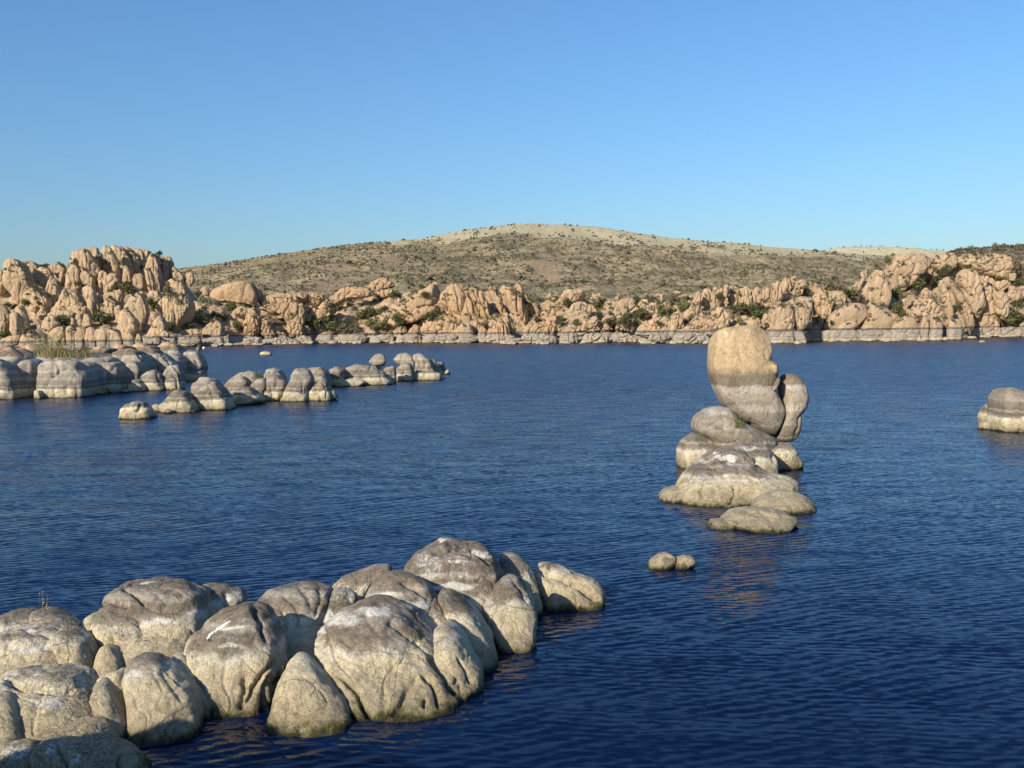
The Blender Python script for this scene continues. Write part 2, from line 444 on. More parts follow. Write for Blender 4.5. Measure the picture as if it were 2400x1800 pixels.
def make_hill():
    us = np.linspace(-1300, 3700, 560)
    ss = np.concatenate([np.linspace(0, 1, 150), [1.04, 1.12, 1.3]])
    U, Sg = np.meshgrid(us, ss, indexing='ij')
    sc = np.minimum(Sg, 1)
    v, t = hill_point(U, sc)
    P = at(U, v, t)
    back = np.maximum(Sg - 1, 0)
    P[..., 1] += back * 1500
    P[..., 2] -= back * 260
    Pf = P.reshape(-1, 3)
    n = fbm(Pf / np.array([90, 160, 90.]), 5, 3) * 9 * np.minimum(1, 4 * np.abs(1.02 - Sg).ravel() + 0.12)
    gul = np.abs(perlin(Pf / np.array([70, 400, 400.]), 8)) * 10 * (np.clip(Sg * (1.05 - Sg) * 4, 0, 1)).ravel()
    Pf[:, 2] += n - gul
    me = mesh_from('hill', Pf, grid_faces(len(us), len(ss)), None)
    gl = np.interp(U, GRASSLINE[:, 0], GRASSLINE[:, 1])
    nz = fbm(Pf / np.array([60, 120, 30.]), 4, 21).reshape(U.shape)
    straw = np.clip(0.5 + (gl - v + nz * 16) / 9, 0, 1)
    bare = np.zeros(U.shape)
    for (bu, bv, ru, rv) in [(790, 628, 60, 12), (760, 650, 40, 14), (900, 612, 40, 9), (1262, 632, 34, 12), (1290, 618, 20, 8), (1445, 660, 12, 8), (700, 660, 50, 10), (1010, 640, 30, 6)]:
        bare = np.maximum(bare, np.clip(1.4 - np.hypot((U - bu) / ru, (v - bv) / rv) + nz * 1.2, 0, 1))
    a = me.attributes.new('straw', 'FLOAT', 'POINT'); a.data.foreach_set('value', straw.ravel().astype(np.float32))
    a = me.attributes.new('bare', 'FLOAT', 'POINT'); a.data.foreach_set('value', bare.ravel().astype(np.float32))
    g = NT('hillside_scrubland')
    A1 = g.n('ShaderNodeAttribute', attribute_name='straw').outputs['Fac']
    A2 = g.n('ShaderNodeAttribute', attribute_name='bare').outputs['Fac']
    P_ = g.pos()
    pat = g.noise(g.mapping(P_, (1, 0.5, 3.0)), 0.045, 6, 0.68)
    pat2 = g.noise(g.mapping(P_, (1, 0.5, 3.2)), 0.20, 5, 0.8)
    scrub = g.ramp(pat2, [(0.34, (0.15, 0.12, 0.075)), (0.45, (0.30, 0.24, 0.15)), (0.55, (0.45, 0.37, 0.235)), (0.7, (0.57, 0.48, 0.32))])
    scrub = g.mix(0.8, scrub, g.ramp(pat, [(0.38, (0.52, 0.50, 0.47)), (0.5, (0.95, 0.95, 0.95)), (0.62, (1.3, 1.24, 1.12))]), 'MULTIPLY')
    gn = g.smooth(g.noise(g.mapping(P_, (1, 0.4, 2.0)), 0.011, 3, 0.5), 0.50, 0.62)
    scrub = g.mix(g.math('MULTIPLY', gn, 0.30), scrub, (0.15, 0.14, 0.085))
    straw_c = g.ramp(pat2, [(0.35, (0.38, 0.32, 0.20)), (0.5, (0.58, 0.50, 0.32)), (0.68, (0.64, 0.56, 0.38))])
    bare_c = g.ramp(pat2, [(0.3, (0.30, 0.215, 0.14)), (0.7, (0.46, 0.34, 0.225))])
    c = g.mix(A2, g.mix(A1, scrub, straw_c), bare_c)
    g.put(g.b.inputs['Base Color'], c)
    g.b.inputs['Roughness'].default_value = 1
    g.b.inputs['Specular IOR Level'].default_value = 0.0
    g.put(g.b.inputs['Normal'], g.bump(pat2, 0.9, 6.0))
    me.materials.append(g.m)
    tag(link('hill', me), kind='structure')

    # two farther ridges closing the view on the right
    def ridge(name, pts, t0, t1, mat, drop):
        pts = np.array(pts, float)
        us = np.linspace(pts[0, 0], pts[-1, 0], 260)
        ss = np.concatenate([np.linspace(0, 1, 40), [1.05, 1.2]])
        U, S_ = np.meshgrid(us, ss, indexing='ij')
        vr = np.interp(U, pts[:, 0], pts[:, 1])
        sc = np.minimum(S_, 1)
        v = horizon_v(U) - 8 + (vr - horizon_v(U) + 8) * sc ** 0.8
        P = at(U, v, t0 + (t1 - t0) * sc)
        P[..., 1] += np.maximum(S_ - 1, 0) * 1500
        P[..., 2] -= np.maximum(S_ - 1, 0) * drop
        Pf = P.reshape(-1, 3)
        Pf[:, 2] += fbm(Pf / 80, 4, 5) * 4 * np.clip(1.1 - S_, 0.08, 1).ravel()
        tag(link(name, mesh_from(name, Pf, grid_faces(len(us), len(ss)), mat)), kind='structure')
        return us, vr
    gs = NT('straw_ridge')
    p2 = gs.noise(gs.mapping(gs.pos(), (1, 0.5, 3.0)), 0.06, 6, 0.75)
    gs.put(gs.b.inputs['Base Color'], gs.ramp(p2, [(0.32, (0.30, 0.25, 0.14)), (0.48, (0.46, 0.39, 0.235)), (0.7, (0.54, 0.465, 0.30))]))
    gs.b.inputs['Roughness'].default_value = 1
    ridge('straw_ridge', [(1700, 640), (1860, 600), (1912, 588), (1960, 582), (1993, 579), (2060, 578), (2106, 579), (2207, 587), (2300, 600), (2600, 640)], 1500, 2000, gs.m, 200)
    gd = NT('dark_scrub_ridge')
    p2 = gd.noise(gd.mapping(gd.pos(), (1, 0.5, 2.0)), 0.12, 6, 0.75)
    gd.put(gd.b.inputs['Base Color'], gd.ramp(p2, [(0.35, (0.07, 0.058, 0.035)), (0.5, (0.15, 0.115, 0.075)), (0.66, (0.26, 0.20, 0.13))]))
    gd.b.inputs['Roughness'].default_value = 1
    ridge('scrub_ridge', [(2150, 640), (2229, 592), (2261, 586), (2302, 583), (2342, 579), (2400, 577), (2600, 568), (2900, 570), (3600, 600)], 560, 760, gd.m, 150)
make_hill()

# ------------------------------------------------------------------ rocky far shore
SHORE = np.array([  # photo column, waterline row, depth step per row
    (-900, 826), (0, 820), (330, 816), (420, 813.5), (475, 811.5), (640, 808), (760, 805), (900, 803.5), (1130, 804), (1160, 806), (1350, 805), (1480, 803), (1560, 806),
    (1700, 805), (1880, 805), (1900, 800), (2000, 800), (2225, 798), (2290, 791), (2400, 790.5), (3300, 792)], float)
SHTOP = np.array([(-900, 640), (0, 640), (60, 618), (150, 628), (170, 603), (300, 592), (385, 600), (410, 640), (445, 700), (520, 712), (640, 712), (700, 705), (800, 705), (870, 690),
                  (950, 692), (1000, 680), (1100, 676), (1200, 684), (1260, 715), (1330, 694), (1500, 706), (1600, 692), (1640, 682), (1750, 676), (1870, 660), (1930, 668), (2000, 660),
                  (2050, 642), (2095, 610), (2250, 604), (2400, 602), (3300, 620)], float)

def shore_v(u): return np.interp(u, SHORE[:, 0], SHORE[:, 1])
def shore_t(u): return CAM_H * F_PX / (shore_v(u) - horizon_v(u))
def far_depth(u, v):
    """depth of the rising rocky ground that a far-shore sight line meets"""
    u = np.asarray(u, float); v = np.asarray(v, float)
    sm = sum(shore_t(u + k) for k in (-260, -190, -120, -60, 0, 60, 120, 190, 260)) / 9
    h = np.clip((shore_v(u) - v - 12) / 45, 0, 1)
    return shore_t(u) * (1 - h) + sm * h + np.maximum(shore_v(u) - v, -4) * 0.36

def make_shore():
    us = np.linspace(-850, 3250, 940)
    ss = np.concatenate([[-0.12], np.linspace(0, 1, 90), [1.03, 1.1, 1.25]])
    U, S_ = np.meshgrid(us, ss, indexing='ij')
    vs_, vt = shore_v(U), np.interp(U, SHTOP[:, 0], SHTOP[:, 1]) + 4
    sc = np.clip(S_, -0.2, 1)
    v = vs_ + (vt - vs_) * sc
    t = far_depth(U, v) + 5
    P = at(U, v, t)
    b = np.maximum(S_ - 1, 0)
    P[..., 1] += b * 160
    P[..., 2] -= b * 60
    P[..., 2] -= np.where(S_ < 0, 4, 0)
    Pf = P.reshape(-1, 3)
    _, f2, cid = worley(Pf / np.array([5.5, 7, 5.0]), 31)
    f1, f2, cid = worley(Pf / np.array([4.5, 6, 4.5]) + 0.35 * fbm(Pf / 6, 2, 9)[:, None], 31)
    amp = np.clip(ss, 0, 1)[None, :] * np.ones(U.shape)
    d = (np.clip((f2 - f1) * 2.2, 0, 1) ** 0.6 - 0.6) * 2.0 + fbm(Pf / 14, 4, 13) * 4.5
    Pf[:, 1] -= d * (0.3 + 0.7 * np.clip(amp * 4, 0, 1).ravel())
    Pf[:, 2] += 0.45 * d * np.clip(amp * 4, 0, 1).ravel()
    tag(link('rocky_shore', mesh_from('rocky_shore', Pf, grid_faces(len(us), len(ss)), M_FARPALE)), kind='structure')
make_shore()

# ------------------------------------------------------------------ rocks
RNG = np.random.default_rng(7)

def parse(s):
    return np.array([[float(c) for c in p.split(',')] for p in s.split()])

def polar(poly):
    """radius of the outline in every direction from its middle"""
    x, y = poly[:, 0], poly[:, 1]
    x2, y2 = np.roll(x, -1), np.roll(y, -1)
    cr = x * y2 - x2 * y
    A = cr.sum() / 2
    c = np.array([((x + x2) * cr).sum(), ((y + y2) * cr).sum()]) / (6 * A)
    # densify
    k = np.linspace(0, 1, 60, endpoint=False)[:, None]
    D = np.concatenate([poly[i] + (poly[(i + 1) % len(poly)] - poly[i]) * k for i in range(len(poly))]) - c
    th = np.arctan2(D[:, 1], D[:, 0]) % (2 * math.pi); r = np.hypot(D[:, 0], D[:, 1])
    n = 240
    R = np.zeros(n)
    np.maximum.at(R, (th / (2 * math.pi) * n).astype(int) % n, r)
    ok = R > 0
    ang = np.arange(n)
    R = np.interp(ang, ang[ok], R[ok], period=n)
    ker = np.exp(-0.5 * (np.arange(-9, 10) / 2.6) ** 2); ker /= ker.sum()
    R = np.convolve(np.concatenate([R[-9:], R, R[:9]]), ker, 'valid')
    return c, R, abs(A)

def seg_dist(px, py, pts):
    d = np.full(px.shape, 1e9); along = np.zeros(px.shape)
    n = len(pts) - 1
    for i in range(n):
        a, b = pts[i], pts[i + 1]
        ab = b - a
        h = np.clip(((px - a[0]) * ab[0] + (py - a[1]) * ab[1]) / (ab @ ab + 1e-9), 0, 1)
        q = np.hypot(px - a[0] - h * ab[0], py - a[1] - h * ab[1])
        along = np.where(q < d, (i + h) / n, along)
        d = np.minimum(d, q)
    return d, along

_seed = [100]
def rock_mesh(name, poly, mat, vb=None, t=None, T=None, lean=0.0, e=0.8, ext=0.3, cracks=(), rough=1.0, far=False,
              cell=None, tilt=0.0, pil=0.0, dens=1.0, Tk=0.8, back=1.4, facet=0.35, stains=(), grow=0.0):
    """A rounded body of granite. Its outline across the sight line is `poly` (photo pixels), it stands at its own
    depth with its own thickness, and it reaches below the water where it stands in it."""
    _seed[0] += 1
    seed = _seed[0]
    poly = np.array(poly, float)
    h = poly[:, 1].max() - poly[:, 1].min()
    vmax = poly[:, 1].max()
    if grow:
        cu, cv = poly[:, 0].mean(), poly[:, 1].mean()
        poly[:, 0] = cu + (poly[:, 0] - cu) * (1 + grow * np.clip((poly[:, 1] - cv) / (vmax - cv), 0, 1))
    um = (poly[:, 0].max() + poly[:, 0].min()) / 2
    if ext > 0:
        k = np.clip((poly[:, 1] - (vmax - 0.3 * h)) / (0.3 * h), 0, 1)
        poly[:, 1] += k * ext * h
    c, R, A = polar(poly)
    rpx = math.sqrt(A / math.pi)
    tc = t
    if tc is None:
        tc0 = float(far_depth(um, min(vmax, vb or vmax))) if far else float(t_water(um, vb if vb else vmax))
        tc = tc0
    r_m = rpx * tc / F_PX
    Tm = T if T is not None else Tk * r_m
    if t is None:
        tc = tc + 0.7 * Tm + (lean * ((vb if vb else vmax) - c[1]) * tc / F_PX if not far else 0)
    size = max(poly[:, 0].max() - poly[:, 0].min(), h)
    nt = int(np.clip(size * 0.62 * dens * (1.5 if far else 1.0), 28, 330)); nphi = int(nt * 0.5)
    th = np.arange(nt) / nt * 2 * math.pi
    s = np.linspace(0, 1, nphi + 2)[1:-1]
    ph = math.pi * s ** 1.45
    Rt = np.interp(th / (2 * math.pi) * len(R), np.arange(len(R)), R, period=len(R))
    S_ = np.abs(np.sin(ph)) ** e
    Cc = np.sign(np.cos(ph)) * np.abs(np.cos(ph)) ** e
    du = Rt[None, :] * np.cos(th)[None, :] * S_[:, None]
    dv = Rt[None, :] * np.sin(th)[None, :] * S_[:, None]
    dep = -Tm * Cc[:, None] * np.ones_like(du)
    dep = np.where(dep > 0, dep * back, dep)
    dv_b = (vb if vb else vmax) - c[1]
    m = tc / F_PX
    tl = lean * -dv * m
    dep = dep + tl
    U0, V0 = c[0] + du, c[1] + dv
    # real size: in-plane offsets are metres at the body's own depth
    base = CAM + tc * ray(c[0], c[1])
    oc = base - CAM
    k_ = 1 + tl / tc
    P = base + ((du * k_ * m) + (k_ - 1) * (oc @ RC))[..., None] * RC + (-(dv * k_ * m) + (k_ - 1) * (oc @ UC))[..., None] * UC + dep[..., None] * _F
    pole_f = base - Tm * _F
    pole_b = base + Tm * back * _F
    V = np.concatenate([P.reshape(-1, 3), [pole_f, pole_b]])
    i = np.arange(nphi - 1)[:, None] * nt + np.arange(nt)[None, :]
    j = np.arange(nphi - 1)[:, None] * nt + (np.arange(nt)[None, :] + 1) % nt
    quads = np.stack([i, j, j + nt, i + nt], -1).reshape(-1, 4)
    nv = nphi * nt
    k = np.arange(nt); k2 = (k + 1) % nt
    cap1 = np.stack([k2, k, np.full(nt, nv)], 1)
    cap2 = np.stack([(nphi - 1) * nt + k, (nphi - 1) * nt + k2, np.full(nt, nv + 1)], 1)
    def normals(V):
        a = V[quads[:, 2]] - V[quads[:, 0]]; b = V[quads[:, 3]] - V[quads[:, 1]]
        fn = np.cross(a, b)
        N = np.zeros_like(V)
        for q in range(4):
            np.add.at(N, quads[:, q], fn)
        N[nv] = -_F; N[nv + 1] = _F
        N /= np.linalg.norm(N, axis=1)[:, None] + 1e-12
        if ((V[:nv] - base) * N[:nv]).sum() < 0: N[:nv] *= -1
        return N
    N = normals(V)
    L = r_m
    off = np.array([seed * 3.1, seed * 1.7, seed * 2.3])
    Q = V / L + off
    disp = rough * L * (0.060 * fbm(Q * 0.9, 2, seed) + 0.030 * fbm(Q * 2.3, 4, seed + 5) - 0.030 * (np.clip(0.07 - np.abs(perlin(Q * 1.5, seed + 9)), 0, 1) / 0.07))
    disp += rough * min(L, 1.5) * 0.014 * fbm(V * (6.0 if not far else 1.6) + off, 3, seed + 11)
    if cell is not None and pil > 0:
        ca, sa = math.cos(tilt), math.sin(tilt)
        d0 = V - base
        a = d0 @ RC; b = d0 @ UC; w_ = d0 @ _F
        a2 = a * ca + b * sa; b2 = -a * sa + b * ca
        wob = fbm(V / (cell[0] * 2.5) + off, 2, seed + 3)
        G = np.stack([a2 / cell[0] + 0.45 * wob, b2 / cell[1] + 0.3 * wob, w_ / (cell[0] * 2.5)], 1) + off
        f1, f2, cid = worley(G, seed)
        x = np.clip((f2 - f1) * 2.6, 0, 1)
        disp += pil * ((1 - (1 - x) ** 2.4) - 1 + 0.5 * (cid - 0.5))
        # a second, finer joint set
        g1, g2, gid = worley(G * np.array([1.9, 2.6, 1.9]) + 7.7, seed + 50)
        disp -= 0.22 * pil * np.clip(1 - (g2 - g1) * 5.0, 0, 1) + 0.12 * pil * (gid - 0.5)
    if facet > 0:
        # joint planes shave flats off the rounded body
        r = np.random.default_rng(seed)
        X = (V - base)
        loc = np.stack([X @ RC, X @ UC, X @ _F], 1)
        half = np.maximum(np.abs(loc).max(0), 1e-3)
        ln = loc / half
        K = 9
        nn = r.normal(size=(K, 3)); nn[:, 2] = -np.abs(nn[:, 2]) * .9; nn /= np.linalg.norm(nn, axis=1)[:, None]
        for q in range(K):
            sup = ln @ nn[q]
            lim = sup.max() * r.uniform(1 - .24 * facet, 1 - .06 * facet)
            ex = np.maximum(0, sup - lim) * .85
            ln = ln - ex[:, None] * nn[q]
        loc2 = ln * half
        V = base + loc2[:, :1] * RC + loc2[:, 1:2] * UC + loc2[:, 2:] * _F
    V = V + N * disp[:, None]
    if len(cracks):
        px, py = to_px(V)
        front = np.concatenate([np.repeat(ph < 1.75, nt), [True, False]])
        q3, q9 = V * (3.0 / max(L, 0.3)) + off, V * (10.0 / max(L, 0.3)) + off
        ja = float(np.clip(size * .022, 1.2, 7))
        px = px + perlin(q3, seed + 2) * ja + perlin(q9, seed + 4) * ja * .45
        py = py + perlin(q3 + 31, seed + 2) * ja + perlin(q9 + 31, seed + 4) * ja * .45
        cd = np.zeros(len(V))
        for pts, wpx, dm in cracks:
            dd, al = seg_dist(px, py, pts)
            taper = np.clip(np.minimum(al, 1 - al) * 7 + 0.25, 0, 1)
            cd = np.maximum(cd, dm * (1.0 if far else 1.35) * taper * (0.72 * np.exp(-(dd / (.75 * wpx)) ** 2) + 0.28 * np.exp(-(dd / (2.6 * wpx)) ** 2)))
        V = V - N * (cd * front)[:, None]
    me = bpy.data.meshes.new(name)
    faces = [tuple(f) for f in quads.tolist()] + [tuple(f) for f in cap1.tolist()] + [tuple(f) for f in cap2.tolist()]
    nq, nc = len(quads), 2 * nt
    me.vertices.add(len(V)); me.vertices.foreach_set('co', V.astype(np.float32).ravel())
    li = np.concatenate([quads.ravel(), cap1.ravel(), cap2.ravel()]).astype(np.int32)
    me.loops.add(len(li)); me.loops.foreach_set('vertex_index', li)
    st = np.concatenate([np.arange(nq) * 4, nq * 4 + np.arange(nc) * 3]).astype(np.int32)
    me.polygons.add(nq + nc); me.polygons.foreach_set('loop_start', st)
    me.polygons.foreach_set('loop_total', np.concatenate([np.full(nq, 4), np.full(nc, 3)]).astype(np.int32))
    me.polygons.foreach_set('use_smooth', np.ones(nq + nc, bool))
    me.update(calc_edges=True)
    if len(stains):
        px, py = to_px(V)
        lime = np.zeros(len(V))
        front = np.concatenate([np.repeat(ph < 1.75, nt), [True, False]])
        wu = perlin(V * 2.2 + off, seed + 21) * 26; wv = perlin(V * 2.2 + off + 9, seed + 21) * 14
        for su, sv, ru, rv in stains:
            lime = np.maximum(lime, np.clip(1.25 - np.hypot((px + wu - su) / ru, (py + wv - sv) / rv), 0, 1))
        at_ = me.attributes.new('lime', 'FLOAT', 'POINT'); at_.data.foreach_set('value', (lime * front).astype(np.float32))
    me.materials.append(mat)
    return me, base

def conv(zoom, pts):
    x0, y0, sc = zoom
    return pts / sc + np.array([x0, y0])

ZA = (0, 1240, 2.963); ZB = (550, 1230, 2.458); ZC = (1480, 740, 3.073); ZD = (0, 760, 3.95); ZE = (260, 800, 2.698)
ZF = (0, 560, 3.95); ZG = (420, 600, 4.608); ZH = (700, 620, 3.403); ZI = (1250, 620, 3.403); ZJ = (1800, 560, 3.687)
ZM = (2200, 820, 6.38); ZN = (1500, 1280, 2.458)

def build_rock(zoom, lobes, label, cat='boulder', name='boulder', mat=None, group=None, part='rock_lobe', **common):
    """one rock: a single mesh, or an Empty at its base with one mesh for each lobe that joints set apart"""
    mat = mat or M_ROCK
    made = []
    for lb in lobes:
        if isinstance(lb, str):
            lb = (lb, {})
        s, kw = lb
        kw = {**common, **kw}
        m_ = kw.pop('mat', mat)
        lab = kw.pop('label', None)
        pn = kw.pop('part', part)
        kw['stains'] = [(zoom[0] + q[0] / zoom[2], zoom[1] + q[1] / zoom[2], q[2] / zoom[2], q[3] / zoom[2]) for q in kw.get('stains', [])]
        kw['cracks'] = [(conv(zoom, parse(c[0])), c[1], c[2]) for c in kw.get('cracks', [])]
        me, base = rock_mesh(pn if len(lobes) > 1 else name, conv(zoom, parse(s)), m_, **kw)
        made.append((me, base, lab, pn))
    if len(made) == 1:
        me, base, _, _ = made[0]
        org = Vector((base[0], base[1], 0.0 if not common.get('far') else base[2]))
        me.transform(Matrix.Translation(-org))
        o = link(name, me); o.location = org
        return tag(o, label, cat, group)
    b = np.mean([x[1] for x in made], 0)
    low = 0.0 if not common.get('far') else min(x[1][2] for x in made)
    root = empty(name, (b[0], b[1], low))
    tag(root, label, cat, group)
    for me, base, lab, pn in made:
        org = Vector(base)
        me.transform(Matrix.Translation(-org))
        o = bpy.data.objects.new(pn, me)
        COL.objects.link(o)
        o.parent = root
        o.location = org - root.location
        if lab: o['label'] = lab
    return root
# ------------------------------------------------------------------ the near outcrop
G1 = 'boulders of the near outcrop'
NEAR = dict(e=0.72, lean=0.65, dens=1.18, facet=.4, grow=.14, ext=.4)
def near(lobes, label, **kw):
    return build_rock(ZA, lobes, label, group=G1, **{**NEAR, **kw})
def nearB(lobes, label, **kw):
    return build_rock(ZB, lobes, label, group=G1, **{**NEAR, **kw})

near([("665,660 700,540 760,440 880,365 1000,352 1100,355 1250,370 1340,410 1410,480 1430,560 1400,660 1320,760 1250,830 1150,900 1000,920 800,880 700,780",
       dict(grow=.5,stains=[(1120,635,170,30),(1400,590,150,45),(1000,370,90,14)],vb=1585, T=0.84, cracks=[("860,395 920,430 970,480 1010,530", 4, .10), ("1010,530 1100,560 1250,570 1350,540", 9, .05), ("890,380 960,372 1030,385", 4, .05), ("680,540 760,520 860,535 900,548", 4, .08)])),
      ("668,610 700,560 760,528 850,540 920,550 965,585 1010,670 1080,770 1115,840 1050,900 900,910 780,850 720,770 675,690",
       dict(vb=1598, T=0.46, cracks=[("760,740 840,810 900,880", 6, .06), ("690,660 800,690 930,700", 14, .03)])),
      ("690,740 800,660 1000,650 1180,690 1320,740 1350,820 1290,900 1180,960 1000,990 860,960 740,880", dict(vb=1606, T=.75, lean=.8, label="pale tan lower flank")),
      ("1330,410 1450,385 1580,402 1680,455 1712,500 1620,560 1500,600 1380,640 1320,560", dict(stains=[(1450,480,40,90),(1620,460,70,60)],vb=1530, T=0.50, mat=M_WASH, cracks=[("1420,400 1400,480 1440,560", 7, .12), ("1570,420 1560,500 1590,560", 7, .10)], label='white streaked back of the boulder')),
      ("520,680 560,640 660,580 690,640 735,700 735,790 660,880 560,820", dict(vb=1565, T=0.37))],
     'broad grey topped boulder with white lime streaks running down its far right end')
near([("660,960 690,830 740,795 800,820 835,890 840,980 760,1040 660,1050", dict(vb=1622, T=0.22))],
     'small pale tan boulder wedged between the broad grey topped boulder and the sunlit block')
near([("1290,800 1330,740 1420,660 1560,560 1680,508 1750,503 1850,540 1900,620 1930,720 1975,850 1950,960 1900,1060 1870,1180 1860,1310 1700,1310 1600,1290 1450,1100 1330,900",
       dict(stains=[(1600,820,110,24),(1650,690,140,14)],vb=1680, T=0.62, lean=.65, cracks=[("1590,640 1540,680 1490,710 1440,770", 4, .05), ("1750,520 1820,640 1850,780", 6, .10), ("1350,700 1500,690 1650,720 1780,690", 12, .04), ("1700,1000 1690,1120 1660,1260", 9, .10), ("1930,900 1830,990 1760,1090 1700,1200", 7, .12), ("1880,1010 1850,1100 1840,1280", 7, .14)])),
      ("1275,840 1330,775 1440,770 1520,830 1560,920 1580,1020 1610,1130 1620,1290 1500,1300 1480,1180 1400,1000 1300,890", dict(vb=1684, T=0.34)),
      ("1720,510 1790,505 1870,550 1910,640 1930,760 1980,860 1900,900 1850,780 1800,620", dict(vb=1655, T=0.28))],
     'tall brown topped boulder with a thin white quartz streak across its left face')
near([("1170,930 1210,860 1280,870 1350,950 1430,1080 1490,1180 1500,1310 1380,1320 1330,1150 1250,1000", dict(vb=1692, T=0.37))],
     'dark shaded boulder between the sunlit block and the tall brown topped boulder')
near([("855,930 895,885 980,872 1090,890 1180,950 1280,1060 1340,1180 1370,1300 1375,1380 1300,1440 1180,1480 1000,1500 930,1500 900,1380 920,1280 910,1100 880,1000",
       dict(stains=[(960,1005,90,32)],vb=1742, T=0.46, e=.66, lean=.65, cracks=[("1120,960 1200,1080 1280,1200", 12, .04)]))],
     'sunlit tan block of a boulder with its foot in shade beside the dark inlet')
near([("650,1040 760,1000 850,965 900,1080 925,1280 895,1380 800,1200 740,1090", dict(vb=1722, T=0.31))],
     'shaded wedge boulder in the gap left of the sunlit tan block')
near([("-90,640 0,600 100,570 190,572 250,610 275,680 120,720 -60,740", dict(vb=1600, T=0.50, cracks=[("40,640 110,625 170,650", 5, .05)])),
      ("215,580 280,548 380,565 460,610 525,670 400,720 280,690", dict(vb=1592, T=0.37, mat=M_WASH)),
      ("-90,760 0,715 100,690 230,672 330,680 400,720 440,800 460,890 440,970 350,1010 0,1020 -90,1000", dict(stains=[(220,835,220,32),(240,700,120,16)],vb=1640, T=0.59, lean=.65, cracks=[("150,700 280,710 360,760", 5, .05), ("20,800 180,850 380,800", 12, .035)])),
      ("-80,900 60,850 220,845 400,860 470,930 480,1010 400,1060 150,1070 -80,1050", dict(vb=1655, T=.6, lean=.8, label="pale tan lower flank")),
      ("370,690 500,690 600,760 640,850 650,1010 600,1060 520,990 450,920 400,770", dict(vb=1634, T=0.43, mat=M_WASH))],
     'grey dome topped boulder at the left edge with tall weeds on its crown')
near([("-80,1060 0,1020 120,980 260,970 440,975 560,1010 610,1080 640,1130 720,1250 780,1400 830,1510 500,1510 160,1450 -80,1420",
       dict(stains=[(330,1190,170,70),(560,1070,60,70),(60,1000,60,20)],vb=1772, T=0.65, lean=.65, mat=M_WASH, cracks=[("30,1030 110,1080 250,1100 330,1130", 9, .13), ("250,1100 400,1130 520,1110", 8, .07)])),
      ("-80,1160 0,1140 60,1160 110,1230 150,1330 165,1430 100,1460 -80,1450", dict(vb=1800, T=0.31, mat=M_WASH)),
      ("590,1060 680,1040 760,1080 830,1200 880,1350 900,1530 800,1530 720,1260", dict(vb=1755, T=0.37))],
     'wide lime splashed boulder at the left edge below the dome topped one')
near([("-60,1700 -20,1520 40,1490 120,1480 200,1500 240,1560 275,1680 100,1800 -60,1800", dict(stains=[(120,1560,140,80)],vb=1850, T=0.31, mat=M_WASH)),
      ("-70,1470 0,1440 60,1438 115,1470 60,1510 -60,1520", dict(vb=1815, T=0.25, mat=M_WASH))],
     'white crusted boulder in the bottom left corner')
near([("230,1540 270,1480 340,1455 440,1468 560,1480 640,1530 720,1600 790,1760 300,1780", dict(stains=[(340,1520,60,60),(500,1600,60,60)],vb=1855, T=0.37, lean=.65, mat=M_WASH, cracks=[("380,1470 430,1560 470,1660", 5, .06)])),
      ("600,1490 760,1470 860,1520 960,1600 1015,1670 1010,1780 780,1790 700,1610", dict(vb=1835, T=0.34, cracks=[("830,1560 820,1660", 5, .08)]))],
     'low brown and white boulder along the bottom edge right of the white crusted one')
near([("120,1500 270,1410 420,1370 560,1330 700,1330 760,1420 780,1500 560,1500 400,1480 280,1500", dict(vb=1800, T=0.37, mat=M_WASH))],
     'dark speckled boulder ledge in shade just above the bottom edge boulders')
near([("1335,1470 1400,1425 1450,1408 1570,1413 1645,1440 1580,1475 1500,1500 1400,1500", dict(vb=1742, T=0.22, ext=.25, lean=2.2))],
     'flat stone barely breaking the water in the dark inlet')

nearB([("200,1110 225,990 270,860 330,760 380,742 430,770 500,850 560,940 620,1020 657,1100 640,1180 560,1225 430,1228 300,1190 215,1140", dict(vb=1728, T=0.45, e=.72, lean=.85))],
      'smooth teardrop shaped tan boulder standing in the water at the front of the outcrop')
nearB([("440,640 460,590 520,545 620,480 760,432 860,428 960,475 1040,520 1140,620 1220,760 1280,900 1285,990 1180,1060 1040,1090 900,1110 800,1135 690,1140 640,1010 560,860 480,740",
        dict(vb=1692, T=0.93, stains=[(640,545,170,55),(800,500,120,40),(500,600,60,40)], lean=.85, e=.8, cracks=[("590,870 640,920 690,970 740,1050 795,1135", 5, .14), ("1075,860 1120,900 1150,950 1190,1065", 5, .10),
             ("1120,740 1180,830 1250,930 1300,975", 6, .18), ("590,640 680,700 760,705", 4, .05), ("560,660 600,740 720,790 850,800", 10, .05), ("870,560 960,620 1060,680 1130,745", 5, .06),
             ("990,960 960,1030 900,1110", 6, .07), ("1060,860 1000,950 985,1000", 10, .07), ("1095,1060 1100,1000", 4, .07), ("440,640 600,780 800,860 1000,820", 18, .04)])),
       ("1110,730 1150,620 1220,560 1290,600 1370,720 1422,830 1425,890 1330,950 1280,960 1190,840", dict(vb=1640, T=0.85, lean=.6, cracks=[("1290,760 1340,840 1365,920", 5, .08)])),
       ("750,440 770,350 850,290 930,270 1040,300 1110,350 1160,420 1230,510 1260,620 1150,680 900,600 780,520", dict(stains=[(1060,460,130,45),(880,410,130,28)],vb=1575, T=0.62, lean=.65, cracks=[("960,330 1040,365 1130,420", 5, .10), ("1000,500 1080,490", 5, .05), ("780,380 900,400 1050,420", 10, .03)])),
       ("1155,380 1180,365 1250,393 1330,440 1420,540 1480,640 1507,750 1480,815 1420,820 1370,720 1290,600 1210,480", dict(vb=1580, T=0.7, lean=.7, cracks=[("1390,560 1440,600 1490,700", 6, .04)]))],
      'largest whaleback boulder with a white patch across its grey crown and cracked tan flank')
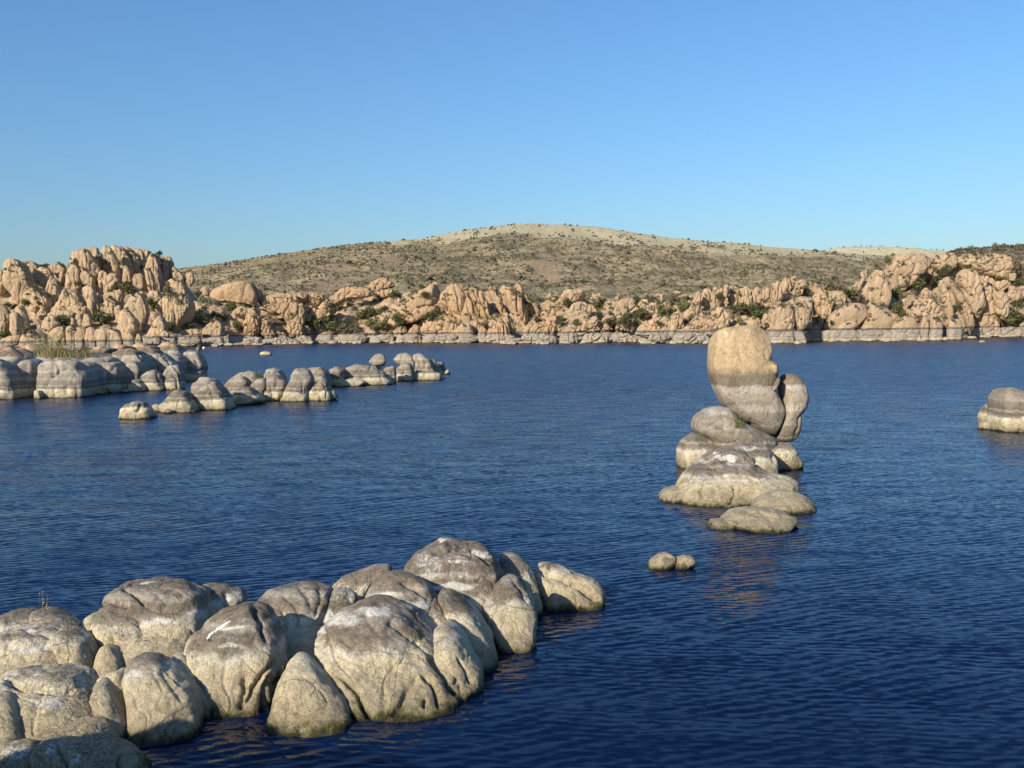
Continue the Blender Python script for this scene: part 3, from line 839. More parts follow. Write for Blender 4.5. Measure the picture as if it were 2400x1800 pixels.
nearB([("940,270 1000,210 1100,120 1170,80 1250,85 1380,105 1470,160 1520,220 1540,300 1530,400 1430,500 1300,450 1150,390 1040,310",
        dict(stains=[(1260,350,170,28),(1420,170,90,30),(1270,205,50,14),(1200,90,70,14)],vb=1512, T=0.87, lean=.65, cracks=[("1130,150 1250,130 1370,130 1440,180 1500,230", 6, .12), ("1180,150 1300,160 1400,190", 6, .05), ("1100,330 1250,330 1400,330 1500,270", 10, .05), ("1250,200 1320,230", 5, .04)]))],
      'highest grey domed boulder of the outcrop with a ledge near its crown')
nearB([("1430,490 1480,400 1540,310 1580,280 1640,300 1700,380 1740,460 1748,560 1720,640 1650,692 1560,737 1510,650 1460,560", dict(vb=1529, T=0.50, lean=.65, cracks=[("1590,300 1640,360 1690,450", 5, .05)]))],
      'steep tan boulder at the right foot of the highest dome')
nearB([("1515,210 1540,165 1590,158 1650,190 1700,230 1727,280 1750,380 1760,470 1700,440 1600,320 1545,310", dict(vb=1452, T=0.43))],
      'half shaded boulder behind the steep tan one')
nearB([("1720,310 1740,230 1790,215 1880,240 1980,290 2070,318 2118,365 2133,410 2100,460 2010,495 1900,498 1820,480 1770,400",
        dict(vb=1433, T=0.50, lean=.65, cracks=[("1745,268 1830,285 1900,312 1970,350 2040,395 2115,438", 5, .20)]))],
      'split boulder at the right tip of the outcrop, cracked lengthwise')
nearB([("115,440 170,390 270,345 380,335 480,345 560,370 575,430 530,500 470,600 450,720 300,740 260,560 180,470",
        dict(grow=.5,vb=1575, T=0.59, lean=.65, cracks=[("280,410 330,440 370,520 360,600", 5, .07), ("370,350 420,420 440,470", 5, .06), ("480,350 500,420 470,520", 5, .07), ("200,470 300,500 400,495", 7, .04), ("270,480 295,560 290,640", 5, .06)])),
       ("235,660 330,600 440,590 520,630 540,720 500,800 400,820 290,800", dict(vb=1612, T=.6, lean=.8, label="pale tan lower flank")),
       ("535,430 575,365 650,368 705,400 712,440 640,520 560,600 450,640 440,560 520,480", dict(stains=[(510,530,70,60),(680,420,40,40)],vb=1562, T=0.31, mat=M_WASH))],
      'ribbed grey boulder with a mossy lime streaked right shoulder behind the tan boulders')
nearB([("570,355 620,300 720,265 800,235 860,228 900,245 910,280 840,310 780,360 740,400 620,400", dict(vb=1485, T=0.37, lean=.65, cracks=[("690,330 760,310 830,270", 5, .05)]))],
      'low tan boulder lying behind the ribbed one and left of the highest dome')

# ------------------------------------------------------------------ the balanced rock standing in the lake
PIN = dict(e=0.8)
def pin(lobes, label, **kw):
    return build_rock(ZC, lobes, label, **{**PIN, **kw})
pin([("560,300 570,200 600,115 680,80 770,84 850,68 930,90 970,150 1000,230 985,310 1045,360 1045,430 1030,500 1030,535 1037,590 1072,640 1097,720 1090,800 1040,880 950,850 860,800 780,740 700,680 650,630 600,520 570,420",
      dict(stains=[(650,130,20,16),(790,104,50,9),(855,125,16,22),(770,330,6,50)],t=45.9, T=1.1, ext=0, mat=M_HEAD, e=.62, dens=1.4, rough=.35, facet=.5, cracks=[("870,740 850,790 900,800", 4, .06), ("780,520 800,560", 3, .04), ("1060,480 1020,530", 4, .06)])),
     ("1005,530 1030,480 1055,440 1072,450 1068,480 1045,520 1020,548", dict(t=45.0, T=.3, ext=0, part='rock_flake')),
     ("1000,350 1025,345 1048,365 1050,415 1030,430 1000,400", dict(t=45.1, T=.35, ext=0, mat=M_HEAD, part='rock_flake'))],
    'tall golden topped balanced rock with a dark ring leaning on the seat boulder', cat='balanced rock', name='balanced_rock', part='rock_body')
pin([("1074,470 1087,430 1130,408 1200,430 1250,500 1268,590 1255,660 1215,735 1205,820 1182,885 1130,918 1050,905 1020,872 1062,800 1080,720 1083,640 1083,560",
      dict(t=45.85, T=.85, ext=0, rough=.4, facet=.15, e=.75, cracks=[("1240,700 1205,745 1200,800 1170,890", 3, .12), ("1090,430 1110,450 1120,480", 4, .06)]))],
    'ear shaped grey slab of rock standing against the right side of the balanced rock', cat='rock', name='standing_slab')
pin([("437,790 470,720 530,670 620,645 660,652 760,728 900,826 1000,876 1060,905 1040,980 900,1020 700,1020 580,980 520,880 450,835", dict(t=45.0, T=1.7, ext=0, lean=.3, cracks=[("730,910 780,925", 4, .06), ("600,800 760,850", 10, .05)])),
     ("335,970 370,890 440,840 520,865 620,930 640,1000 560,1070 430,1090 360,1103 338,1080", dict(vb=1100, T=1.2)),
     ("555,1010 640,955 800,925 960,925 1010,975 1040,1050 1052,1140 950,1120 860,1080 700,1060", dict(vb=1128, T=1.1, lean=.9, cracks=[("700,960 820,950 960,940", 6, .12), ("640,1000 760,990 860,960", 6, .10), ("1010,1000 1035,1060", 4, .08)], stains=[(880,955,80,16)])),
     ("780,970 950,930 1140,915 1180,955 1212,1020 1247,1065 1180,1095 1060,1105 960,1100 850,1050", dict(vb=1101, T=1.0, cracks=[("1030,1000 1040,1050 1050,1100", 5, .12), ("1080,990 1065,1050", 4, .06)])),
     ("330,1225 370,1130 470,1060 560,990 700,955 850,985 900,1070 1000,1130 1060,1150 1180,1200 1237,1265 1190,1290 950,1300 870,1350 720,1365 560,1360 420,1350 340,1300",
      dict(stains=[(700,1040,120,28),(640,1000,60,20)],vb=1186, T=1.3, lean=1.2, e=.8, dens=1.0, cracks=[("470,1060 600,1010 740,1030 860,1040", 8, .14), ("540,1080 660,1100 800,1080", 7, .12), ("740,1200 745,1290 700,1360", 4, .10), ("520,1240 510,1290 400,1345", 4, .10), ("900,1050 905,1080", 4, .1), ("590,1000 700,1060 880,1010", 8, .10), ("650,1130 740,1140 800,1110", 8, .08)])),
     ("188,1310 240,1250 330,1228 440,1222 512,1260 480,1295 390,1340 290,1345 200,1342", dict(vb=1177, T=.9, lean=.6)),
     ("830,1395 900,1310 1050,1260 1150,1260 1220,1288 1290,1340 1327,1400 1310,1416 1150,1425 1000,1425", dict(vb=1203, T=1.2, lean=.7, cracks=[("1000,1290 1060,1270", 4, .05)]))],
    'stepped mound of pale boulders rising from the water beneath the balanced rock', cat='rock outcrop', name='rock_outcrop')
pin([("640,1480 720,1410 800,1390 900,1385 1020,1395 1100,1420 1192,1462 1195,1490 1120,1540 980,1570 880,1555 770,1535", dict(vb=1250, T=1.1, lean=1.3, ext=.2, cracks=[("900,1400 1000,1440 1130,1440", 5, .08), ("800,1400 930,1430 1030,1480", 5, .06), ("760,1530 770,1470 830,1420", 6, .08)])),
     ("528,1525 580,1468 660,1463 760,1490 740,1530 650,1540", dict(vb=1241, T=.5, lean=1.0, ext=.2))],
    'low flat rock awash in front of the balanced rock mound', cat='rock', name='low_rock')
build_rock(ZN, [("38,122 60,80 110,44 160,41 208,65 205,110 150,132 70,136", dict(vb=1334, T=.38))], 'left and larger of the two small stones close together in open water', cat='rock', name='stone', group='two stones in open water')
build_rock(ZN, [("182,124 205,72 260,51 312,66 327,90 290,118 220,134", dict(vb=1334, T=.35))], 'right and smaller of the two small stones close together in open water', cat='rock', name='stone', group='two stones in open water')
# rock cut by the right edge of the frame
build_rock(ZM, [("850,980 860,800 872,660 960,575 1100,566 1250,610 1400,700 1480,1000 1100,1060", dict(vb=1010, T=1.4, e=.62)),
                ("820,1160 815,1050 840,980 950,945 1250,945 1520,1000 1540,1230 1200,1242 1000,1232 850,1205", dict(vb=1013, T=1.3, e=.6, cracks=[("960,1150 940,1210", 3, .1), ("1240,1200 1210,1240", 5, .2)])),
                ("690,870 840,750 880,900 860,1180 790,1185 720,1000", dict(vb=1000, T=.9))],
           'grey boulder with a pale ring cut off by the right edge of the picture', cat='boulder')
build_rock(ZM, [("610,1010 630,920 690,880 740,950 760,1060 700,1100 630,1085", dict(vb=1001, T=.45)), ("600,1170 640,1090 720,1065 785,1080 802,1180 700,1196", dict(vb=1007, T=.4))],
           'small stacked pale stones at the left foot of the boulder on the right edge', cat='rock', name='stone')

# ------------------------------------------------------------------ grey island at the left
def isl(lobes, label, **kw):
    return build_rock(ZD, lobes, label, **{**dict(e=.52, cell=(2.2, 3.0), pil=.16, lean=.25, dens=1.2, grow=.08), **kw})
isl([("-120,700 -100,340 0,312 70,340 130,420 165,480 205,560 222,640 215,690 100,698", dict(vb=936, T=2.2, cracks=[("60,345 120,400 160,500", 5, .3)])),
     ("120,520 160,420 240,320 320,320 375,370 385,520 385,640 330,690 215,692", dict(vb=930, T=1.8))],
    'grey slab sided rock at the left edge with a pale line near the water', cat='rock outcrop', name='island_rock')
isl([("375,470 385,390 430,345 520,322 650,316 760,345 830,410 862,490 855,570 800,650 780,657 600,676 420,681 388,600", dict(vb=932, T=2.2, e=.5, cracks=[("530,350 540,420 520,470 480,505", 3, .25), ("640,410 570,440", 3, .12), ("620,560 600,660", 3, .2), ("770,350 830,440 850,520", 4, .25), ("500,590 510,670", 3, .08)])),
     ("740,345 860,340 930,385 980,450 987,530 975,610 930,640 850,652 790,650", dict(vb=925, T=2.0, e=.7, cracks=[("930,420 950,520 930,630", 4, .3)]))],
    'broad smooth grey rock of the island with a white ring line and pale foot', cat='rock outcrop', name='island_rock')
isl([("930,380 980,340 1050,338 1112,350 1125,420 1110,520 1122,622 1000,642 970,500", dict(vb=921, T=1.6)),
     ("1050,360 1120,355 1200,430 1215,540 1180,610 1110,625 1090,480", dict(vb=918, T=1.4)),
     ("1160,410 1190,345 1250,326 1305,350 1335,420 1310,490 1220,500", dict(vb=908, T=1.3)),
     ("1030,270 1130,220 1225,225 1310,262 1380,325 1412,400 1385,450 1250,460 1120,350", dict(vb=905, T=2.0, cracks=[("1260,270 1330,330 1390,410", 4, .2)])),
     ("1225,222 1330,213 1440,228 1530,268 1590,330 1645,380 1570,470 1420,430 1330,290", dict(vb=900, T=1.9, cracks=[("1490,270 1560,340 1600,410", 4, .2)])),
     ("1455,215 1530,165 1590,158 1650,190 1700,240 1690,290 1600,290 1500,255", dict(vb=882, T=1.6)),
     ("1520,270 1640,262 1700,300 1732,400 1735,490 1712,540 1640,480 1590,360", dict(vb=893, T=1.7)),
     ("1690,270 1760,230 1840,238 1880,300 1912,380 1900,430 1885,490 1700,510", dict(vb=890, T=1.7, cracks=[("1700,290 1800,310 1850,400", 5, .3)])),
     ("1690,490 1800,450 1895,430 1875,510 1850,570 1700,610", dict(vb=894, T=1.5)),
     ("1820,215 1845,198 1862,225 1840,245 1815,240", dict(vb=885, T=.5))],
    'jumble of rounded grey lobes at the right end of the island in half shade', cat='rock outcrop', name='island_rock')
isl([("300,345 420,285 600,262 900,268 1100,295 1130,350 900,420 600,420 380,400", dict(vb=918, T=3.5, lean=2.0)),
     ("-80,300 0,195 100,183 180,218 250,258 305,290 200,360 0,370", dict(vb=915, T=2.4, lean=1.5, cracks=[("120,200 190,240 230,280", 4, .3)])),
     ("150,260 200,190 330,178 410,230 420,300 250,320", dict(vb=905, T=2.2, lean=1.0)),
     ("820,270 900,210 1000,203 1070,230 1020,300 860,320", dict(vb=900, T=2.0)),
     ("1035,222 1120,186 1210,205 1180,250 1080,250", dict(vb=895, T=1.6)),
     ("1210,220 1300,174 1375,180 1460,222 1400,260 1250,250", dict(vb=891, T=1.8))],
    'flat rock tops along the crest of the island below the dry grass', cat='rock outcrop', name='island_rock')
GI = 'boulders at the foot of the island'
isl([("1192,590 1210,530 1250,497 1305,505 1352,560 1362,621 1200,626", dict(vb=918, T=1.1))], 'low two toned boulder at the left of the three in front of the island', group=GI)
isl([("1290,510 1370,440 1440,418 1500,460 1530,530 1542,600 1400,616 1340,590", dict(vb=916, T=1.2, cracks=[("1450,440 1470,520 1530,570", 4, .2)]))], 'middle boulder of the three in front of the island with a broken right side', group=GI)
isl([("1530,560 1528,450 1580,370 1630,360 1682,410 1703,500 1693,590 1650,606 1545,611", dict(vb=914, T=1.2, cracks=[("1570,430 1630,500 1645,600", 4, .25), ("1600,370 1660,450 1680,560", 4, .2)]))], 'tallest grooved boulder of the three in front of the island', group=GI)
isl([("330,690 328,615 350,597 386,608 412,680 380,692", dict(vb=935, T=.6))], 'small upright post of rock in front of the gap between the island slabs', group=GI)
isl([("1118,622 1160,600 1212,620 1150,634", dict(vb=920, T=.5))], 'tiny low stone at the waterline left of the low two toned boulder', cat='rock', name='stone', group=GI)
isl([("1010,632 1050,608 1095,622 1090,640 1030,642", dict(vb=921, T=.5))], 'tiny dark stone at the foot of the shaded island face', cat='rock', name='stone', group=GI)
isl([("985,735 1020,722 1060,730 1050,742 1000,744", dict(vb=948, T=.4, ext=.6))], 'dark stone just breaking the water in front of the island', cat='rock', name='stone')

# ------------------------------------------------------------------ chain of rocks in the middle of the lake
GC = 'chain of rocks running out from the island'
def chain(lobes, label, **kw):
    return build_rock(ZE, lobes, label, group=GC, **{**dict(e=.56, cell=(1.5, 2.2), pil=.12, lean=.2, dens=1.3, grow=.10), **kw})
chain([("58,485 70,430 110,385 170,367 212,385 242,420 272,465 272,488 150,492", dict(T=1.0, cracks=[("195,385 180,420 155,447", 3, .22)]))], 'nearest boulder of the chain, alone and pale with a notched right side')
chain([("253,432 270,400 300,392 327,410 328,440 280,446", dict(T=.6))], 'small brown stone between the lone pale boulder and the low dome', cat='rock', name='stone')
chain([("333,445 360,424 392,436 392,456 345,458", dict(T=.5))], 'small dark stone at the left foot of the low dome', cat='rock', name='stone')
chain([("313,405 360,365 390,310 430,302 480,320 520,370 547,410 548,445 450,453 390,449 325,440", dict(vb=967, T=1.3))], 'low dome boulder with a wide pale foot left of the tall dome')
chain([("498,335 530,260 570,231 622,227 682,250 722,310 752,360 772,400 760,432 620,438 600,410 530,360", dict(vb=961.5, T=1.5, cracks=[("540,330 640,340 740,350", 5, .1)]))], 'tall grey dome boulder with a cream ring, third from the near end of the chain')
chain([("725,320 800,293 880,288 935,320 965,372 905,388 780,402 745,370", dict(vb=949, T=1.4))], 'dark shaded boulder between the tall dome and the ribbed cluster')
chain([("713,290 760,230 830,192 885,186 952,210 965,250 900,300 800,300", dict(vb=938, T=1.5)), ("755,275 800,225 850,213 893,260 880,300 780,300", dict(vb=940, T=1.2)),
       ("828,212 870,185 902,195 892,222 850,222", dict(vb=934, T=.9))], 'cluster of rounded grey lobes with a green weed growing on top', cat='rock outcrop', name='rock_cluster')
chain([("885,280 930,230 982,228 1005,280 965,345 930,320", dict(vb=941, T=1.1)), ("962,375 970,260 1000,214 1042,204 1092,238 1128,280 1105,330 1068,377", dict(vb=940, T=1.3, cracks=[("1010,290 1020,370", 3, .15), ("1050,230 1040,300", 3, .1)])),
       ("965,225 990,175 1030,161 1072,175 1098,215 1110,260 1030,260", dict(vb=930, T=1.2))], 'ribbed cluster of bulging boulders in the middle of the chain', cat='rock outcrop', name='rock_cluster')
chain([("1065,378 1108,300 1150,240 1160,190 1190,167 1242,167 1272,200 1283,240 1255,300 1248,378 1150,384", dict(vb=941.5, T=1.3))], 'tall flat topped boulder leaning left beside the row of upright ribs')
chain([("1243,377 1250,300 1280,254 1312,250 1342,300 1335,374", dict(vb=940, T=.8)), ("1298,270 1330,234 1372,250 1393,310 1388,372 1335,374", dict(vb=940, T=.9, cracks=[("1340,250 1365,320 1360,372", 3, .15)])),
       ("1383,295 1420,298 1437,350 1402,368 1385,365", dict(vb=938, T=.8)), ("1265,225 1300,208 1345,212 1392,262 1392,300 1330,300", dict(vb=932, T=1.0))], 'row of upright rounded ribs at the right end of the nearer group', cat='rock outcrop', name='rock_cluster')
chain([("1138,205 1190,172 1260,163 1335,162 1372,180 1378,240 1280,255 1160,250", dict(vb=912, T=1.5)), ("1365,265 1370,180 1420,159 1482,165 1484,200 1475,240 1505,264 1400,268", dict(vb=906, T=1.4)),
       ("1465,225 1480,165 1550,144 1642,154 1732,190 1745,230 1785,262 1600,278 1500,245", dict(vb=903, T=1.6, cracks=[("1480,200 1600,190 1730,200", 4, .15)])),
       ("1415,287 1450,254 1520,229 1582,235 1622,265 1560,282", dict(vb=906, T=1.0, lean=1.0)), ("1615,272 1700,240 1792,250 1795,264", dict(vb=899, T=1.0, lean=.8))],
      'long low pale slab linking the two halves of the chain', cat='rock outcrop', name='rock_slab')
chain([("1628,132 1670,85 1700,74 1732,85 1747,120 1730,158 1660,160", dict(vb=895, T=.9, ext=0))], 'round boulder perched on the long low slab')
chain([("1637,150 1690,158 1722,173 1665,180 1640,170", dict(vb=893, T=.7, ext=0))], 'thin stone lying under the perched round boulder', cat='rock', name='stone')
chain([("1725,172 1780,149 1807,170 1803,245 1770,265 1730,215", dict(vb=898, T=.9))], 'blocky boulder right of the perched one at the end of the slab')
chain([("1797,252 1808,160 1860,130 1902,140 1918,180 1912,252", dict(vb=893.5, T=1.2, cracks=[("1850,150 1855,250", 3, .12)])), ("1783,115 1820,75 1870,69 1912,90 1928,130 1918,185 1860,170", dict(vb=889, T=1.4)),
       ("1903,85 1950,69 1982,85 2022,110 2052,180 2052,210 1920,210 1925,130", dict(vb=889, T=1.5, cracks=[("1940,90 1960,140 1930,190", 3, .12), ("1990,100 1985,180", 3, .12)])), ("1913,250 1918,195 2000,182 2087,200 2087,247", dict(vb=891.5, T=1.2, e=.55)),
       ("1982,112 2040,108 2082,150 2093,200 2040,200", dict(vb=887, T=1.2)), ("2058,127 2100,129 2122,180 2095,200", dict(vb=884, T=1.0)), ("2105,170 2140,180 2147,200 2090,207", dict(vb=878, T=.8))],
      'large round topped rock knot at the far right end of the chain', cat='rock outcrop', name='rock_cluster')
build_rock(ZE, [("938,86 945,72 962,61 992,60 1022,82 1000,90", dict(T=.9, e=.8))], 'small whitish rock alone in open water beyond the chain', cat='rock', name='stone')
build_rock((0, 0, 1), [("2293,803 2297,798.5 2303,797.5 2309,800 2309,803", dict(T=.5))], 'tiny pale rock in open water near the right edge', cat='rock', name='stone')
# ------------------------------------------------------------------ orange rock country round the far shore
def far(zoom, data, label, cat='cliff', name='rock_outcrop', mat=None, **kw):
    """data: outlines one after another, separated by |, each one joint-bounded column or dome"""
    lobes = [(s.strip(), {}) if '#' not in s else (s.split('#')[0].strip(), eval('dict(' + s.split('#')[1] + ')')) for s in data.split('|')]
    return build_rock(zoom, lobes, label, cat=cat, name=name, mat=mat or {0: M_FARTAN, 420: M_FAR, 700: M_FAR}.get(zoom[0], M_FARPALE), group='orange rock outcrops round the lake', far=True, **{**dict(ext=.25, e=.62, Tk=.55, facet=.7, rough=.75, dens=1.15), **kw})

P1 = dict(cell=(2.6, 9.0), pil=0.59)
far(ZF, "40,430 33,250 60,190 110,168 180,193 232,228 275,310 295,390 290,490 200,570 100,480 |-80,470 -60,290 0,278 42,288 62,430 20,480|198,215 270,193 345,228 365,275 300,320"
        "|275,330 350,268 430,258 485,310 505,380 440,430 340,410|435,260 510,228 600,248 615,305 540,350 475,300|428,490 450,360 490,338 535,390 562,470 562,540 480,590|538,370 560,288 592,283 598,360 560,400"
        "|200,520 290,440 400,470 470,560 480,650 330,640 220,610|320,560 350,510 400,520 410,590 350,610",
    'left shoulder of the great orange rock dome at the left edge', cell=(3.0, 8.0), pil=0.52, tilt=.15)
far(ZF, "618,270 650,150 700,93 780,78 845,140 905,230 925,290 880,400 780,280 690,240|755,95 830,74 900,83 945,150 953,240 925,300 880,230 815,150|925,100 960,57 1012,63 1055,120 1085,200 1103,300 1133,400 1080,350 1030,230 955,140"
        "|1005,75 1070,54 1122,63 1175,110 1205,180 1243,270 1210,300 1130,230 1075,190|1115,70 1180,63 1243,110 1295,180 1303,250 1250,270 1195,190|1187,78 1260,78 1325,108 1355,180 1345,250 1290,200"
        "|1265,88 1340,88 1402,108 1390,160 1340,160|1338,260 1370,150 1405,112 1455,150 1485,230 1495,330 1503,430 1440,450 1385,340|1435,160 1500,143 1535,200 1565,300 1553,390 1510,400 1485,290|1505,150 1570,158 1605,220 1612,330 1570,350 1535,240"
        "|1125,410 1138,260 1170,238 1215,290 1225,410|1228,420 1238,310 1290,308 1345,340 1355,450 1290,450|1328,270 1380,238 1415,330 1445,440 1435,530 1375,460|940,220 990,200 1040,250 1010,300 950,290"
        "|1600,240 1660,290 1710,330 1712,430 1640,420 1590,340",
    'highest dome of fluted orange columns at the left against the sky', cell=(2.4, 14.0), pil=0.65, tilt=.22)
far(ZF, "598,450 618,310 680,228 732,240 763,330 775,430 690,450|738,340 770,278 822,310 875,370 885,450 800,450|755,450 830,418 885,480 895,610 870,710 825,650 785,550|478,650 560,520 612,445 682,455 745,540 805,630 650,660"
        "|898,390 920,298 962,288 1003,320 985,400 920,440|938,460 980,350 1022,308 1082,318 1105,390 1060,440 1000,480|895,670 950,580 1012,558 1085,600 1070,700|978,500 1070,468 1122,458 1153,500 1135,630 1070,590|1058,630 1110,608 1135,680 1095,770 1058,710"
        "|860,560 900,490 950,520 960,600 900,640|690,560 760,520 800,600 760,640|600,640 700,600 820,640 840,720 700,720|1350,520 1400,470 1480,480 1510,560 1440,600",
    'pale middle face of split columns below the highest dome', cell=(2.6, 9.0), pil=0.59, tilt=.12)
far(ZF, "1093,840 1100,700 1150,638 1203,668 1263,740 1293,800 1243,860 1150,870|1145,635 1200,558 1290,488 1333,508 1363,600 1373,700 1333,800 1258,735 1200,670|1278,500 1300,480 1330,490 1330,530 1290,530|1255,810 1280,780 1300,820 1280,860",
    'rounded twin knobs at the foot of the big dome, sunlit beside the black cleft', cell=(3.4, 9.0), pil=0.39)
far(ZF, "1508,750 1498,560 1560,498 1642,488 1722,508 1793,570 1818,640 1773,730 1680,795 1560,800#cell=(1.6,14.0),pil=0.72,tilt=.1|1538,410 1590,358 1652,378 1722,430 1743,500 1640,510 1560,450#cell=(1.6,5.0)|1698,380 1730,308 1760,305 1793,310 1803,390 1760,430#cell=(1.6,9.0)"
        "|1848,480 1870,433 1932,448 1933,510 1880,510|1460,620 1490,540 1530,620 1540,760 1490,700|1545,700 1580,590 1620,620 1625,790 1560,800|1790,740 1800,720 1832,650 1882,638 1903,700 1853,750#cell=(1.4,6.0)",
    'buttress of narrow upright ribs at the right end of the big dome', cell=(1.8, 9.0), pil=0.59)
far(ZF, "1345,880 1420,778 1480,698 1522,728 1543,800 1563,890 1420,900|1470,880 1530,840 1570,880 1540,930|1863,915 1880,830 1942,758 2002,733 2052,770 2083,830 2085,905 1960,920#cell=(1.4,3.0)|1640,870 1720,840 1830,830 1880,880 1760,900|2075,960 2095,890 2125,880 2130,930 2100,985",
    'low tan crags by the water at the right foot of the big dome', cell=(1.8, 4.0), pil=0.45)
far(ZF, "438,880 500,818 600,798 622,870 540,940|528,940 560,878 602,898 622,960|618,960 620,810 662,798 703,830 712,960|703,960 698,830 742,803 793,850 803,960|798,960 788,830 842,803 892,830 923,900 912,980|898,970 880,820 952,798 1022,830 1053,930 1042,980"
        "|1038,990 1010,830 1062,808 1113,860 1153,940 1142,990|1128,860 1200,858 1253,920 1242,990 1155,970|1238,940 1280,868 1312,898 1323,950 1278,980|172,970 200,890 270,843 352,838 423,880 433,950 350,970|-40,970 20,920 102,898 193,888 172,960 62,975",
    'long low loaf of orange rock cut into slices behind the grey island', cell=(3.0, 12.0), pil=0.26, t=255, ext=.5)
far(ZF, "98,850 98,700 130,663 172,690 203,770 198,850 150,865|130,650 180,598 218,628 253,720 273,810 232,840 188,730", 'two leaning egg shaped pillars side by side at the left', cat='rock pillars', name='rock_pillar', pil=0)
far(ZF, "-60,840 -40,640 40,613 92,670 103,770 60,840|385,810 400,740 470,688 522,720 563,790 480,830|438,700 520,643 622,648 703,690 650,770 555,740|648,790 660,728 692,738 693,800|688,790 700,698 762,688 773,790|758,800 770,698 832,688 853,790|738,650 790,618 838,650 793,690"
        "|245,650 280,598 343,618 333,670|340,680 400,630 440,680 420,740 360,730|180,600 220,540 260,580 240,620|330,800 360,770 385,800 360,830",
    'scatter of rounded tan boulders on the slope beside the egg shaped pillars', cat='boulders', name='boulder_field', cell=(2.2, 6.0), pil=0.39)
far(ZF, "1620,965 1640,900 1750,885 1850,895 1880,960 1740,985|1300,965 1330,900 1400,885 1480,900 1500,960|1500,975 1540,920 1620,910 1640,970|1840,980 1880,920 1960,905 2060,915 2100,985 1960,1000",
    'grey banded ledge at the waterline below the tan crags on the left', cat='rock ledge', name='rock_ledge', cell=(3.0, 2.0), pil=0.39, e=.6)

far(ZG, "298,420 380,350 520,288 660,268 762,273 803,340 833,420 833,490 600,470 400,460|765,290 830,310 885,350 907,420 833,480 790,400", 'rust orange dome behind the black shadow of the big rock', cell=(8.0, 8.0), pil=.5)
far(ZG, "818,490 900,428 1050,393 1252,388 1402,398 1390,480 1250,510 1050,530 850,530|1235,440 1300,393 1440,383 1542,418 1593,462 1500,510 1420,520 1245,480#cell=(1.6,5.0)|826,540 950,498 1150,498 1300,498 1403,538 1385,630 1340,730 1200,710 1100,650 1000,630 850,570|1370,560 1430,520 1480,560 1470,650 1390,680|1350,700 1390,630 1440,640 1450,690",
    'broad flat orange dome with a ragged right end left of the bushy gully', cell=(3.0, 8.0), pil=.9)
far(ZG, "1475,540 1600,448 1720,368 1832,333 1950,343 2062,358 2133,400 2105,460 1950,440 1800,485 1650,535 1540,570#cell=(3,4)|1380,640 1480,540 1600,520 1690,560 1640,640 1500,700|2035,340 2080,268 2162,233 2240,232 2310,290 2330,330 2230,350 2120,380#cell=(2,5)|2100,420 2180,370 2260,350 2330,380 2280,440",
    'orange ridge with a small round knob climbing right from the broad dome', cell=(3.0, 7.0), pil=.8)
far(ZG, "555,650 600,568 660,528 742,548 835,558 873,620 863,710 760,750 680,710|695,710 760,558 832,578 883,680 885,780 780,860 700,840|878,830 870,720 932,648 983,680 1003,760 1053,840 980,880|1125,780 1180,708 1290,698 1333,760 1343,860 1220,865|990,870 1050,800 1150,830 1190,880 1080,890|1340,800 1370,740 1420,790 1420,850",
    'craggy tan knoll above the waterline left of centre', cell=(1.8, 4.5), pil=.9, tilt=-.2)
far(ZG, "660,980 690,880 800,868 900,880 900,960 780,985|815,970 900,900 1050,878 1200,868 1300,920 1335,965 1150,985 950,985|1200,960 1250,870 1350,855 1430,870 1440,950 1340,985|400,990 460,900 530,840 560,900 560,985|250,985 300,900 400,880 440,985",
    'grey and white banded rocks at the waterline below the craggy knoll', cat='rock ledge', name='rock_ledge', cell=(1.8, 1.5), pil=.7, e=.65)
far(ZG, "1330,968 1400,928 1500,893 1572,920 1602,965 1450,975", 'low pale rock at the mouth of the shaded cove', cat='rock', name='low_rock', cell=(2, 2), pil=.4)
far(ZG, "1440,930 1500,850 1580,820 1660,840 1670,935 1560,950", 'dark rock mass shading the small cove', cat='rock', name='cove_rock', pil=0, back=1.5)

far(ZH, "1095,320 1130,220 1180,148 1250,138 1330,168 1402,178 1445,260 1478,340 1505,430 1425,430 1330,460 1255,400 1180,390|1325,210 1400,163 1462,190 1505,280 1555,400 1545,440 1480,410 1415,300|1465,195 1520,163 1582,178 1625,260 1665,360 1655,410 1570,330 1535,300|1585,195 1650,158 1722,168 1785,260 1835,380 1835,460 1760,450 1675,340"
        "|1685,165 1760,148 1803,220 1875,310 1885,390 1840,390 1765,270|1768,215 1830,238 1893,300 1935,370 1925,420 1870,340|1025,190 1060,138 1112,133 1125,175 1070,200|1640,420 1650,350 1690,400 1740,500 1700,560 1660,500|1740,440 1800,430 1830,480 1800,530",
    'great fluted orange rock in the centre of the far shore with black clefts', cell=(3.0, 16.0), pil=1.3, tilt=.22)
far(ZH, "680,440 780,330 900,238 1020,188 1105,148 1140,215 1115,310 1000,350 860,410 740,450#pil=.3|795,440 900,348 1050,318 1115,340 1055,400 900,440#cell=(2,4)", 'smooth tan slope running down left from the great fluted rock', cell=(8, 8), pil=.3)
far(ZH, "955,540 990,458 1080,398 1182,383 1272,420 1303,470 1275,560 1100,560|1275,560 1290,478 1330,438 1385,478 1403,560 1380,620 1290,620#pil=.3,mat=M_FARPALE|1368,500 1410,428 1453,460 1453,540 1400,530|1428,550 1440,498 1470,486 1503,510 1493,600 1440,600#pil=.2|1498,570 1520,468 1560,408 1622,430 1663,490 1703,560 1690,600 1560,610#cell=(1.2,9),pil=.8,tilt=.2"
        "|755,545 780,488 850,478 873,545|535,555 620,508 740,513 763,560|860,550 900,490 970,490 970,550",
    'row of pale cones and knobs in front of the great fluted rock', cell=(2.0, 5.0), pil=.6)
